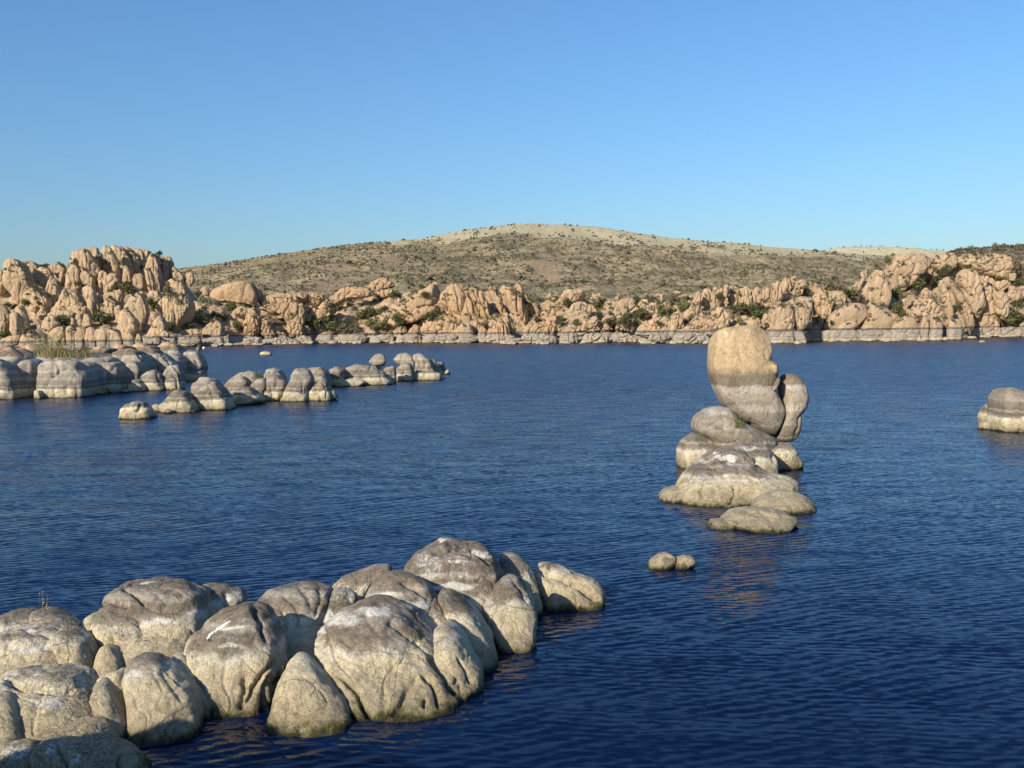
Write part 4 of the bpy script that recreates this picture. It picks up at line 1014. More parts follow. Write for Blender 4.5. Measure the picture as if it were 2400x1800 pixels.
far(ZH, "1775,570 1800,498 1880,458 1992,448 2063,450 2063,570 1900,580|1925,410 1940,338 1992,328 2053,370 2075,440 2000,460|1835,470 1870,420 1940,420 1960,470 1880,490|2065,560 2070,510 2100,510 2110,560", 'tan blocks right of the great fluted rock', cell=(2.2, 4.0), pil=.8)
far(ZH, "280,625 300,560 420,550 540,552 560,620|555,622 570,556 700,553 760,560 770,620|765,622 780,556 900,553 980,560 985,620|980,620 990,555 1130,553 1260,560 1280,612|1275,610 1290,560 1380,555 1460,570 1465,605|1450,612 1500,555 1620,553 1720,565 1750,600|880,575 890,545 945,540 955,575#pil=0",
    'long level ledge ringed grey and white below the bushy gully', cat='rock ledge', name='rock_ledge', cell=(4.0, 1.8), pil=.5, e=.55, Tk=.5)
far(ZH, "1528,622 1600,598 1740,588 1852,558 2000,550 2070,580 2070,632 1700,634|1750,600 1800,560 1900,548 1960,560 1970,610|2065,632 2080,570 2120,505 2190,490 2230,560 2230,632", 'grey rock shelf standing forward in the water at the centre', cat='rock ledge', name='rock_ledge', cell=(2.4, 1.6), pil=.7, e=.65)
far(ZI, "200,632 230,558 300,528 363,560 353,632|355,630 400,558 520,536 595,560 605,625|600,615 650,538 742,536 853,600 853,622", 'cracked grey rocks with a white foot right of the forward shelf', cat='rock ledge', name='rock_ledge', cell=(2.2, 2.5), pil=.8, e=.65)
far(ZI, "898,602 940,548 1062,542 1113,590 1040,612|1105,634 1108,560 1180,538 1402,546 1443,600 1425,637|990,608 1020,590 1060,600 1040,613", 'low grey banded rocks left of the balanced rock at the far waterline', cat='rock ledge', name='rock_ledge', cell=(2.4, 1.8), pil=.7, e=.6)
far(ZI, "800,560 830,520 960,515 1130,520 1150,560|1100,545 1160,515 1300,512 1450,520 1450,560|820,575 900,545 960,560 940,580", 'faint grey ring band along the shore behind the low rocks', cat='rock ledge', name='rock_ledge', cell=(2.4, 1.4), pil=.5, e=.6, Tk=.5)
far(ZI, "195,260 240,198 320,188 402,203 423,260 300,300|275,360 310,298 400,283 463,330 475,400 400,390 330,410|55,380 120,328 172,380 193,450 110,460|-10,530 30,488 120,458 182,458 203,530 180,550|440,290 470,225 540,225 570,280 500,310|90,260 140,220 190,240 180,290|640,270 670,225 700,250 680,285"
        "|330,430 380,370 440,390 440,440 380,450#pil=0", 'orange humps and hollowed boulders right of the great fluted rock', cell=(3.0, 4.0), pil=.7)
far(ZI, "535,430 600,338 700,278 800,253 853,290 775,380 700,440 600,450|855,345 940,298 1042,308 1093,350 1065,390 900,390|945,265 990,223 1042,238 1025,290|1075,245 1110,203 1202,218 1243,245 1160,275", 'low tan domes among bushes left of the blocky cliff', cell=(3.0, 4.0), pil=.6)
far(ZI, "1215,410 1260,310 1310,203 1355,208 1345,310 1290,410|1325,310 1350,198 1422,178 1435,300 1400,350|1395,350 1430,188 1500,153 1563,158 1565,250 1460,340|1535,260 1570,168 1642,163 1665,260 1650,310 1580,310|1645,310 1670,168 1722,168 1745,260 1735,330|1735,320 1740,178 1802,168 1825,260 1812,320"
        "|1805,330 1820,188 1892,178 1905,310|1885,320 1910,148 1985,108 1995,270 1960,340|1970,280 1985,108 2042,98 2065,240|2045,260 2060,88 2112,88 2113,220|1425,430 1460,338 1542,338 1585,400 1573,490 1490,490|1195,490 1300,388 1420,358 1445,450 1300,480|2110,240 2120,180 2150,180 2150,240",
    'blocky orange cliff of square columns above the balanced rock', cell=(2.2, 6.0), pil=1.0, e=.6)
far(ZI, "875,530 920,438 1002,418 1063,470 1045,530|1055,490 1100,388 1172,378 1213,420 1195,490|1165,530 1250,448 1400,438 1543,458 1555,510 1400,540|685,520 720,458 802,468 835,500 800,530|415,510 430,428 502,408 533,450 485,500|935,410 970,378 1003,400 995,450|540,510 570,440 620,450 640,510|240,520 300,480 420,490 440,530 300,540"
        "|480,520 510,480 540,520|650,510 670,465 720,470 710,515|1440,500 1500,460 1570,480 1560,520", 'strip of tan boulders and blocks just above the ringed rocks', cat='boulders', name='boulder_field', cell=(1.8, 2.2), pil=.8)
far(ZI, "1815,450 1840,388 1892,378 1905,470 1840,490|1898,490 1900,378 1960,348 2013,380 2003,500|2055,460 2070,328 2122,308 2133,440 2090,490|1980,330 2080,258 2230,258 2230,430 2100,320#pil=.3|1695,500 1720,428 1812,418 1805,500|2000,500 2020,400 2060,400 2060,500|2120,500 2130,420 2200,400 2230,450 2220,510",
    'row of rounded upright pillars right of the golden balanced rock top', cell=(2.2, 5.0), pil=.6)
far(ZJ, "15,790 0,620 90,558 200,538 240,620 220,760 100,790#pil=.5|120,570 200,518 330,488 383,540 375,710 250,770 190,700#pil=.4|28,730 40,628 70,588 103,640 103,730|108,730 108,598 150,598 163,730|198,690 208,588 245,558 273,610 253,750"
        "|375,530 420,458 520,458 563,520 545,650 470,670 395,610|525,480 560,433 640,448 683,490 675,560 600,610 555,570|280,740 330,660 430,640 480,700 470,780 300,790|440,720 455,650 480,660 480,720",
    'tan cliff with slim pillars at its foot between the balanced rock and the round domes', cell=(2.2, 6.0), pil=.7)
far(ZJ, "475,750 540,658 620,588 720,548 805,553 853,590 855,670 760,740 640,775|560,790 640,720 760,700 780,760 700,790", 'smooth pale round dome above the waterline wall on the right', pil=0, rough=.6)
far(ZJ, "765,780 850,680 858,580 910,518 962,528 1023,580 1063,650 1105,690 1055,750 950,785", 'taller pink round dome beside the smooth pale one', pil=0, rough=.7)
far(ZJ, "1035,790 1100,700 1190,666 1262,690 1303,750 1313,795 1100,795", 'low wide tan dome right of the pink one', pil=0, rough=.6)
far(ZJ, "845,490 878,330 940,238 992,258 1023,330 1063,420 1075,520 1000,565 900,540|775,500 830,400 905,310 895,450 830,545|785,400 800,278 872,263 855,350|730,430 770,350 800,380 790,450", 'pointed pyramid of tan rock high on the right', cell=(5.0, 12.0), pil=.5)
far(ZJ, "1005,300 1040,208 1100,138 1200,118 1352,138 1455,150 1405,260 1260,350 1150,410 1045,400|1395,170 1500,128 1600,108 1643,140 1625,240 1500,280|1200,350 1260,260 1350,240 1400,290 1330,360", 'broad bare pink slope on the right skyline', cell=(6, 5), pil=.7)
far(ZJ, "1625,210 1680,128 1850,108 2050,118 2135,180 2145,310 2000,310 1800,270|2060,310 2090,270 2140,290 2140,360 2080,350|2140,240 2200,190 2300,200 2300,330 2180,330", 'reddish bare rock below the dark scrub ridge at the right edge', cell=(5, 4), pil=.8)
far(ZJ, "1505,360 1530,313 1592,328 1603,390 1560,410|1465,390 1500,343 1543,390 1563,500 1615,640 1575,660 1505,530|1585,410 1610,343 1643,370 1685,500 1745,620 1785,745 1740,765 1695,650 1635,530|1635,340 1690,248 1782,258 1835,360 1863,470 1873,570 1800,610 1735,570 1685,450#cell=(2.6,9),pil=.6"
        "|1765,580 1850,538 1962,538 2003,640 1993,750 1850,770 1785,750 1755,630|1845,550 1850,418 1930,388 1963,480 1985,570 1920,570|1965,610 1960,468 2022,428 2083,500 2093,630 2030,650|2065,480 2110,418 2195,418 2185,510 2120,540|1945,410 1970,363 2082,343 2103,400 2000,440|1825,370 1850,308 1902,308 1913,380 1870,400|1660,775 1648,640 1720,650 1785,755 1760,775|2190,500 2200,420 2320,420 2320,520",
    'leaning slabs and columns of the big cliff at the right edge', cell=(2.4, 6.0), pil=.7, tilt=-.3, e=.65)
far(ZJ, "1305,490 1350,418 1402,438 1413,510 1340,520|1235,650 1270,538 1330,498 1440,518 1513,600 1535,690 1450,710 1300,670|1175,570 1210,458 1253,470 1243,560|1430,470 1460,440 1500,460 1490,510|1200,670 1220,600 1270,620 1280,680|1615,650 1650,598 1703,640 1663,680|1440,700 1460,640 1520,650 1530,720",
    'knobbly heap of tan boulders left of the leaning slabs', cat='boulders', name='boulder_field', cell=(2.0, 3.5), pil=.9)
far(ZJ, "1362,884 1362,780 1380,680 1430,638 1483,700 1493,780 1488,884", 'left one of the two bullet shaped pillars rising from the water', cat='rock pillar', name='rock_pillar', pil=.2, cell=(3, 5), Tk=1)
far(ZJ, "1508,882 1516,770 1535,690 1590,664 1643,690 1663,780 1652,882", 'right one of the two bullet shaped pillars rising from the water', cat='rock pillar', name='rock_pillar', pil=0, Tk=1)
far(ZJ, "1305,884 1305,760 1350,658 1385,670 1370,884", 'narrow cleft pillar squeezed beside the left bullet shaped one', cat='rock pillar', name='rock_pillar', cell=(1.4, 6), pil=.6)
far(ZJ, "280,884 290,778 380,772 480,774 485,884|470,884 475,776 620,773 765,776 770,884|755,884 760,774 900,772 1065,776 1070,884|1055,886 1060,774 1190,770 1310,780 1320,886|-330,892 -310,780 -150,778 0,782 10,898|-10,898 0,780 80,776 225,780 232,895|240,895 242,785 290,782 330,870 332,897#pil=.2",
    'long ringed wall of rock along the right waterline', cat='rock ledge', name='rock_wall', cell=(5.0, 2.4), pil=.4, e=.45, Tk=.4, ext=.4)
far(ZJ, "1655,830 1665,765 1760,758 1850,762 1850,838|1840,838 1850,762 1940,758 2010,765 2015,835|2005,838 2010,762 2100,758 2200,762 2205,838|2195,838 2200,760 2300,758 2420,770 2420,838", 'lower ringed wall in the bay at the right edge', cat='rock ledge', name='rock_wall', cell=(3, 2.0), pil=.6, e=.45, Tk=.4)
far(ZJ, "1952,775 1960,698 1992,698 2003,770|2088,775 2100,718 2142,713 2153,765|1865,775 1900,728 1945,740 1940,775|2165,765 2190,713 2235,720 2240,770", 'small upright stones standing on the wall of the bay at the right edge', cat='boulders', name='boulder_field', pil=0)

def loose_shore_rocks():
    r = np.random.default_rng(61)
    made = []
    for k in range(46):
        u = r.uniform(480, 2400)
        w = r.uniform(5, 15); h = w * r.uniform(.35, .7)
        v = float(shore_v(u)) + r.uniform(-.5, 3.2)
        a_ = np.linspace(0, 2 * math.pi, 9)[:-1]
        q = r.uniform(.75, 1.15, 8)
        poly = np.stack([u + w * q * np.cos(a_), v - h * .55 + h * q * np.sin(a_) * np.where(np.sin(a_) > 0, .5, 1)], 1)
        made.append(rock_mesh('rock', poly, M_FARPALE, vb=v, e=.6, facet=1.0, dens=1.2, rough=1.1, lean=0))
    root = empty('loose_rocks', np.append(np.mean([m[1] for m in made], 0)[:2], 0))
    tag(root, 'loose pale rocks strewn along the foot of the far shore', 'rocks')
    for me, base in made:
        me.transform(Matrix.Translation(-Vector(base)))
        o = bpy.data.objects.new('rock', me); COL.objects.link(o); o.parent = root; o.location = Vector(base) - root.location
loose_shore_rocks()

# ------------------------------------------------------------------ plants
bpy.context.view_layer.update()
def sight(u, v):
    """where a sight line through the photograph meets the built rocks"""
    dg = bpy.context.evaluated_depsgraph_get()
    hit, loc, nrm, *_ = scene.ray_cast(dg, Vector(CAM), Vector(ray(u, v)))
    sight.up = nrm.z if hit else 0
    return loc if hit else Vector(at(u, v, 40.0))

def leaf_cloud(n, rx, ry, rz, size, seed, clumps=9):
    r = np.random.default_rng(seed)
    cc = r.normal(size=(clumps, 3)); cc /= np.linalg.norm(cc, axis=1)[:, None]
    cc *= r.uniform(.25, .75, (clumps, 1)); cc[:, 2] = np.abs(cc[:, 2]) * .9 - .05
    ci = r.integers(0, clumps, n)
    d = r.normal(size=(n, 3)); d /= np.linalg.norm(d, axis=1)[:, None]
    p = cc[ci] + d * (r.uniform(.5, 1, (n, 1)) * r.uniform(.25, .42, (clumps, 1))[ci])
    p *= np.array([rx, ry, rz]); p[:, 2] += .35 * rz
    a = r.normal(size=(n, 3)); a /= np.linalg.norm(a, axis=1)[:, None]
    b = np.cross(a, r.normal(size=(n, 3))); b /= np.linalg.norm(b, axis=1)[:, None]
    s = size * r.uniform(.6, 1.4, (n, 1))
    V = np.stack([p - a * s, p + b * s * .55, p + a * s, p - b * s * .55], 1).reshape(-1, 3)
    return V, np.arange(n * 4).reshape(n, 4)

def stick_mesh(paths, mat, name):
    V, Fc = [], []
    for pts, r0, r1 in paths:
        n = len(pts); o = len(V)
        for i, p in enumerate(pts):
            r = r0 + (r1 - r0) * i / (n - 1)
            for k in range(4):
                a = k * math.pi / 2
                V.append((p[0] + r * math.cos(a), p[1] + r * math.sin(a), p[2]))
        for i in range(n - 1):
            for k in range(4):
                Fc.append((o + i * 4 + k, o + i * 4 + (k + 1) % 4, o + i * 4 + 4 + (k + 1) % 4, o + i * 4 + 4 + k))
    return mesh_from(name, V, Fc, mat)

PROTO = {}
def bush_meshes(kind):
    if kind not in PROTO:
        mat = {'d': M_LEAF, 'y': M_LEAF2, 'g': M_LEAF3}[kind]
        lst = []
        for v in range(4):
            V, Fc = leaf_cloud({'d': 700, 'y': 620, 'g': 420}[kind], 1, 1, 1, .085, hash_seed(kind, v), 10 + v)
            fol = mesh_from('foliage', V, Fc, mat, False)
            rr = random.Random(v)
            paths = []
            for q in range(4):
                dx, dy = rr.uniform(-.5, .5), rr.uniform(-.5, .5)
                paths.append(([(0, 0, -.25), (dx * .4, dy * .4, .25), (dx, dy, .75)], .05, .015))
            lst.append((fol, stick_mesh(paths, M_WOOD, 'stems')))
        PROTO[kind] = lst
    return PROTO[kind]

def hash_seed(kind, v):
    return ord(kind) * 31 + v

_b = [0]
def bush(u, v, wpx, hpx, kind, label, t=None, group='bushes on the rocks of the far shore'):
    """u,v: foot of the bush in the photograph; stands in front of the ground met there"""
    _b[0] += 1
    fol, stems = bush_meshes(kind)[_b[0] % 4]
    if t is None:
        hp = np.array(sight(u, v - hpx * .12))
        t = float((hp - CAM) @ _F)
        t = t - .25 * wpx * t / F_PX if t < 520 else float(far_depth(u, v)) - 2.5
    tt = t
    p = at(u, v, tt)
    m = tt / F_PX
    root = empty('bush', p)
    root.scale = (wpx * m * .5, wpx * m * .45, hpx * m * .72)
    root.rotation_euler = (0, 0, (_b[0] * 2.399) % 6.28)
    tag(root, label, 'bush', group)
    for nm, me in (('foliage', fol), ('stems', stems)):
        o = bpy.data.objects.new(nm, me); COL.objects.link(o); o.parent = root

def B(zoom, rows):
    for x, y, w, h, k, label in rows:
        (u, v) = conv(zoom, np.array([[x, y]]))[0]
        bush(u, v + 1, w / zoom[2] * 1.3, h / zoom[2] * 1.3, k, label)

B(ZF, [(1190, 510, 180, 110, 'd', 'dark green bush in the notch below the highest dome'), (1030, 560, 80, 50, 'd', 'small dark bush on a ledge left of the notch bush'), (950, 800, 170, 140, 'd', 'dark bush between the pale columns and the twin knobs'),
       (560, 810, 190, 100, 'd', 'dark bush on the slope right of the egg shaped pillars'), (1310, 290, 90, 80, 'g', 'grey green bush in a groove of the highest dome'), (1475, 150, 80, 45, 'd', 'bush on the skyline at the right of the highest dome'),
       (410, 258, 100, 36, 'd', 'low bush on the skyline left of the highest dome'), (580, 255, 60, 30, 'd', 'tiny bush in the dip left of the highest dome'), (330, 490, 150, 70, 'g', 'straggly grey bush on the left shoulder'), (230, 610, 90, 60, 'd', 'bush on the slope above the egg shaped pillars'),
       (100, 640, 120, 60, 'd', 'bush in shade at the left edge below the shoulder'), (1560, 540, 110, 150, 'g', 'tall grey green bush by the ribbed buttress'), (1650, 600, 60, 60, 'g', 'grey bush on the ribs of the buttress'), (985, 220, 80, 60, 'g', 'bush in the dark notch near the crown of the dome'),
       (30, 910, 120, 60, 'd', 'green bush at the far left above the island'), (230, 870, 200, 60, 'g', 'low grey brush between pillars and sliced loaf'), (690, 220, 50, 40, 'g', 'tiny shrub on the left edge of the highest dome'), (700, 430, 90, 60, 'g', 'shrub on the pale split face'),
       (1420, 640, 140, 110, 'd', 'dark bush in the black cleft'), (1570, 850, 140, 80, 'd', 'dark bush at the foot of the buttress'), (1750, 835, 100, 60, 'd', 'round green bush right of the buttress foot'), (1880, 800, 150, 100, 'y', 'bright green bush right of the buttress'),
       (1830, 530, 80, 60, 'd', 'bush in the shade right of the buttress top'), (360, 610, 60, 40, 'd', 'small bush above the boulder scatter'), (800, 190, 0.1, 0.1, 'g', 'x')][:-1])
B(ZG, [(380, 670, 130, 80, 'd', 'dark bush at the edge of the black shadow'), (560, 600, 130, 110, 'd', 'tall bush in front of the black shadow'), (480, 690, 110, 110, 'g', 'pale green bush below the tall shadow bush'), (750, 545, 150, 70, 'd', 'dark bush at the left end of the broad dome'),
       (640, 800, 110, 110, 'd', 'bush in the gully left of the craggy knoll'), (660, 660, 100, 60, 'g', 'grey bush on the craggy knoll'), (200, 440, 90, 80, 'd', 'dark bush left of the rust orange dome'), (280, 590, 70, 70, 'y', 'bright bush in shade below the rust orange dome'),
       (1450, 780, 160, 130, 'y', 'left bush of the green gully'), (1580, 720, 200, 150, 'y', 'large olive bush in the green gully'), (1640, 790, 170, 110, 'y', 'low olive bush near the cove'), (1790, 800, 160, 110, 'g', 'grey green bush above the level ledge'),
       (1630, 600, 180, 100, 'g', 'grey brush under the orange ridge'), (1970, 680, 170, 130, 'y', 'olive bush in the middle of the green gully'), (2080, 650, 140, 120, 'd', 'dark bush high in the green gully'), (2100, 770, 200, 120, 'y', 'broad olive bush at the right of the green gully'),
       (1920, 810, 160, 80, 'g', 'low grey bush above the ledge'), (2180, 620, 120, 90, 'g', 'grey bush at the top of the gully')])
B(ZH, [(760, 260, 110, 60, 'd', 'bush beside the small round knob'), (650, 280, 110, 60, 'g', 'grey brush left of the knob bush'), (610, 320, 70, 40, 'd', 'small bush below the orange ridge'), (1005, 260, 80, 50, 'd', 'dark bush on the smooth tan slope'), (985, 195, 70, 45, 'd', 'bush behind the crest of the tan slope'),
       (790, 480, 110, 90, 'd', 'round dark bush left of the pale cones'), (700, 510, 150, 80, 'y', 'olive bush on the shore left of the round dark one'), (850, 480, 80, 50, 'g', 'grey bush above the pale shore dome'), (950, 470, 90, 80, 'g', 'grey bush above the front lobe'), (1050, 430, 130, 50, 'd', 'low bushes along the top of the front lobe'),
       (1120, 400, 90, 60, 'd', 'bush at the top right of the front lobe'), (1490, 500, 90, 70, 'g', 'bush in the cleft behind the pale cones'), (620, 520, 120, 60, 'y', 'low olive bush by the shore'), (1900, 460, 70, 40, 'd', 'small bush above the tan blocks'), (2085, 510, 70, 110, 'd', 'dark bush in the gap right of the tan blocks'),
       (2140, 340, 90, 70, 'd', 'bush on the orange hump right of the fluted rock'), (680, 360, 60, 40, 'd', 'small bush in the gully'), (370, 540, 130, 60, 'g', 'grey bush at the left end of the level ledge'), (460, 545, 120, 60, 'g', 'brown bush on the level ledge')])
B(ZI, [(270, 330, 90, 70, 'd', 'dark bush between the orange humps'), (510, 360, 110, 130, 'd', 'tall dark bush right of the hollowed boulder'), (520, 420, 90, 50, 'd', 'low bush right of the hollowed boulder'), (330, 490, 90, 60, 'd', 'bush above the cracked grey rocks'), (740, 480, 150, 90, 'd', 'dark bush in the hollow of the tan domes'),
       (850, 430, 120, 90, 'd', 'bush right of the hollow'), (830, 300, 90, 50, 'd', 'bush on top of a low tan dome'), (820, 475, 90, 50, 'y', 'olive bush below the tan domes'), (1030, 410, 110, 80, 'd', 'round dark bush left of the blocky cliff'), (1110, 385, 70, 50, 'd', 'small bush beside the round dark one'),
       (1200, 370, 120, 100, 'y', 'olive bush against the left end of the blocky cliff'), (1120, 290, 140, 60, 'g', 'grey brush above the tan domes'), (1480, 275, 70, 60, 'd', 'bush clinging to the blocky cliff'), (1650, 390, 150, 90, 'd', 'dark bush below the blocky cliff, left of a pair'), (1790, 420, 220, 110, 'd', 'broad dark bush below the blocky cliff, right of a pair'),
       (1645, 475, 80, 65, 'y', 'round olive bush just above the balanced rock top'), (1215, 465, 50, 40, 'd', 'tiny bush at the shore left of the balanced rock'), (1000, 480, 50, 40, 'd', 'tiny bush on the strip of tan boulders'), (600, 470, 90, 40, 'd', 'low bush on the boulder strip'), (1260, 430, 50, 40, 'g', 'small brown bush at the cliff foot'),
       (950, 280, 120, 50, 'g', 'grey brush on the crest of the tan domes'), (400, 260, 60, 50, 'y', 'yellow green bush on an orange hump')])
B(ZJ, [(430, 715, 50, 50, 'y', 'small round yellow green bush on the tan cliff'), (545, 735, 40, 40, 'd', 'tiny bush left of the smooth pale dome'), (720, 540, 150, 130, 'g', 'grey green bush left of the pyramid'), (690, 480, 110, 60, 'd', 'dark bush above the grey green one'), (560, 440, 200, 70, 'g', 'grey brush above the tan cliff'),
       (330, 490, 90, 90, 'd', 'dark bush right of the square columns'), (380, 510, 60, 50, 'd', 'small bush beside the square columns'), (1120, 520, 110, 110, 'd', 'bush right of the pyramid'), (1140, 680, 150, 130, 'd', 'dark green bush in the gully behind the domes'), (1090, 640, 90, 80, 'g', 'grey bush in the gully'),
       (1280, 440, 170, 120, 'd', 'dark bush on the slope above the boulder heap'), (1400, 400, 160, 110, 'g', 'grey green bush right of the slope bush'), (1460, 380, 120, 60, 'd', 'bush at the head of the leaning slabs'), (1490, 305, 120, 70, 'd', 'dark bush high on the pink slope'), (1540, 290, 80, 80, 'd', 'tall bush high on the pink slope'),
       (1730, 245, 70, 40, 'd', 'small bush on the reddish rock'), (1650, 610, 80, 70, 'd', 'bush in the cleft of the leaning slabs'), (2090, 750, 220, 150, 'd', 'broad green bush at the foot of the cliff by the right edge'), (2170, 400, 160, 70, 'd', 'bush near the right edge below the reddish rock'), (1990, 360, 90, 40, 'd', 'low bush above the leaning slabs'),
       (2180, 290, 140, 110, 'g', 'grey bush at the right edge under the ridge'), (2170, 600, 130, 90, 'd', 'bush at the right edge above the broad green one'), (2050, 445, 60, 40, 'd', 'tiny bush among the leaning slabs'), (1035, 215, 60, 80, 'd', 'upright bush on the skyline left of the pink slope'), (1830, 310, 60, 40, 'g', 'small shrub on the crest of the slabs'), (930, 265, 60, 50, 'd', 'bush beside the tip of the pyramid')])

# countable shrubs of the hill, the rest of the scrub as one mass
def hill_shrubs():
    r = np.random.default_rng(5)
    hill = bpy.data.objects['hill'].data
    n = len(hill.vertices)
    co = np.empty(n * 3, np.float32); hill.vertices.foreach_get('co', co); co = co.reshape(-1, 3)
    st = np.empty(n, np.float32); hill.attributes['straw'].data.foreach_get('value', st)
    ba = np.empty(n, np.float32); hill.attributes['bare'].data.foreach_get('value', ba)
    u, v = to_px(co)
    idx = np.arange(n); row = idx % 153; ok = (row > 4) & (row <= 149) & (u > 380) & (u < 2260)
    dens = fbm(co / np.array([60, 130, 60.]), 3, 77)
    w = np.where(ok, np.clip(.9 + 1.6 * dens, .1, 2) * (1 - .80 * st) * (1 - .85 * ba), 0)
    w[row == 149] *= 1.6
    pick = r.choice(idx, 22000, p=w / w.sum())
    base = co[pick] + np.stack([r.uniform(-4, 4, 22000), r.uniform(-3, 3, 22000), np.zeros(22000)], 1)
    size = r.gamma(3, .30, 22000) + .30
    size *= np.where(st[pick] > .5, 1.35, 1.0)
    ico = [(0, 0, 1), (.89, 0, .45), (.28, .85, .45), (-.72, .53, .45), (-.72, -.53, .45), (.28, -.85, .45), (.72, .53, -.2), (-.28, .85, -.2), (-.89, 0, -.2), (-.28, -.85, -.2), (.72, -.53, -.2)]
    fc = [(0, 1, 2), (0, 2, 3), (0, 3, 4), (0, 4, 5), (0, 5, 1), (1, 6, 2), (2, 7, 3), (3, 8, 4), (4, 9, 5), (5, 10, 1), (6, 7, 2), (7, 8, 3), (8, 9, 4), (9, 10, 5), (10, 6, 1)]
    ico = np.array(ico); fc = np.array(fc)
    # the 300 that show largest become things of their own
    dist = np.linalg.norm(base - CAM, axis=1)
    vis = np.argsort(-size / dist)
    big = vis[:300]
    meshes = []
    for k in range(4):
        V, Fq = leaf_cloud(46, 1, 1, .9, .32, 900 + k, 5)
        meshes.append(mesh_from('hill_shrub', V, Fq, [M_LEAF, M_SCRUB][k % 2], False))
    for q, b in enumerate(big):
        o = bpy.data.objects.new('hill_shrub', meshes[q % 4]); COL.objects.link(o)
        o.location = base[b]; s = size[b] * 1.15
        o.scale = (s, s, s * .95); o.rotation_euler = (0, 0, r.uniform(0, 6.28))
        tag(o, 'dark shrub dotting the slope of the long hill', 'shrub', 'shrubs dotting the hill')
    rest = vis[300:]
    jit = r.uniform(.75, 1.25, (len(rest), len(ico), 1))
    V = base[rest][:, None, :] + ico[None] * jit * size[rest][:, None, None] * np.array([1, 1, .85])
    Fq = fc[None] + (np.arange(len(rest)) * len(ico))[:, None, None]
    o = link('hill_scrub', mesh_from('hill_scrub', V.reshape(-1, 3), Fq.reshape(-1, 3), M_SCRUB, False))
    tag(o, kind='stuff')
hill_shrubs()

def ridge_scrub():
    """brush along the dark ridge top right and the straw ridge behind"""
    r = np.random.default_rng(15)
    V, Fq = [], []
    for nm, cnt, umin, umax, sz in (('scrub_ridge', 900, 2215, 2420, 1.0), ('straw_ridge', 120, 1880, 2225, 1.7)):
        me = bpy.data.objects[nm].data
        n = len(me.vertices); co = np.empty(n * 3, np.float32); me.vertices.foreach_get('co', co); co = co.reshape(-1, 3)
        u, v = to_px(co); idx = np.arange(n); row = idx % 42
        ok = np.where((u > umin) & (u < umax) & (row > 18) & (row <= 39))[0]
        pk = r.choice(ok, cnt)
        pk[:cnt // 4] = r.choice(ok[row[ok] == 39], cnt // 4)
        for p in co[pk]:
            s = sz * r.uniform(.5, 1.5)
            lv, lf = leaf_cloud(14, s, s, s * 1.2, .45 * s, int(r.integers(1e6)), 4)
            o = sum(len(x) for x in V)
            V.append(lv + p + np.array([r.uniform(-2, 2), 0, 0])); Fq.append(lf + o)
    o = link('ridge_brush', mesh_from('ridge_brush', np.concatenate(V), np.concatenate(Fq), M_SCRUB, False))
    tag(o, kind='stuff')
    for u_, v_, h_, where in [(2250, 586, 16, 'leftmost bare grey bush on the dark scrub ridge at the right skyline'), (2275, 583, 14, 'bare grey bush just right of the leftmost one on the dark scrub ridge'),
                             (2335, 580, 18, 'tallest bare grey bush on the dark scrub ridge at the right skyline'), (2352, 580, 16, 'bare grey bush touching the right side of the tallest one on the ridge'),
                             (2300, 583, 10, 'smallest bare grey bush on the dark scrub ridge at the right skyline'), (2388, 578, 14, 'bare grey bush on the dark scrub ridge nearest the right edge')]:
        bush(u_, v_ + 4, h_ * 1.5, h_ * 1.1, 'g', where, t=745, group='bushes on the right skyline')
ridge_scrub()

def shore_brush():
    """low brush and rubble growth spread between the far rocks, nobody could count it"""
    r = np.random.default_rng(25)
    for name, mat, cnt, lo, sd in (('shore_brush', M_LEAF3, 3600, .10, 0.5), ('green_brush', M_LEAF, 3000, .15, 7.5)):
        V, Fq = [], []; o = 0
        for k in range(cnt):
            u = r.uniform(-20, 2420)
            vt = np.interp(u, SHTOP[:, 0], SHTOP[:, 1]); vb = shore_v(u) - 34
            v = vt - 6 + (vb - vt + 6) * r.random() ** 1.2
            m_ = fbm(np.array([[u / 44, v / 18, sd]]), 3, 3)[0] + (.10 if u > 1150 else 0) - (.14 if u < 420 else 0)
            if m_ < lo: continue
            hp = np.array(sight(u, v)); t = float((hp - CAM) @ _F)
            if t < 180 or t > 560 or sight.up < .12: continue
            s = r.uniform(.6, 1.9)
            lv, lf = leaf_cloud(26, s, s, s * .85, .2 * s, int(r.integers(1e6)), 4)
            V.append(lv + hp); Fq.append(lf + o); o += len(lv)
        ob = link(name, mesh_from(name, np.concatenate(V), np.concatenate(Fq), mat, False))
        tag(ob, kind='stuff')
shore_brush()

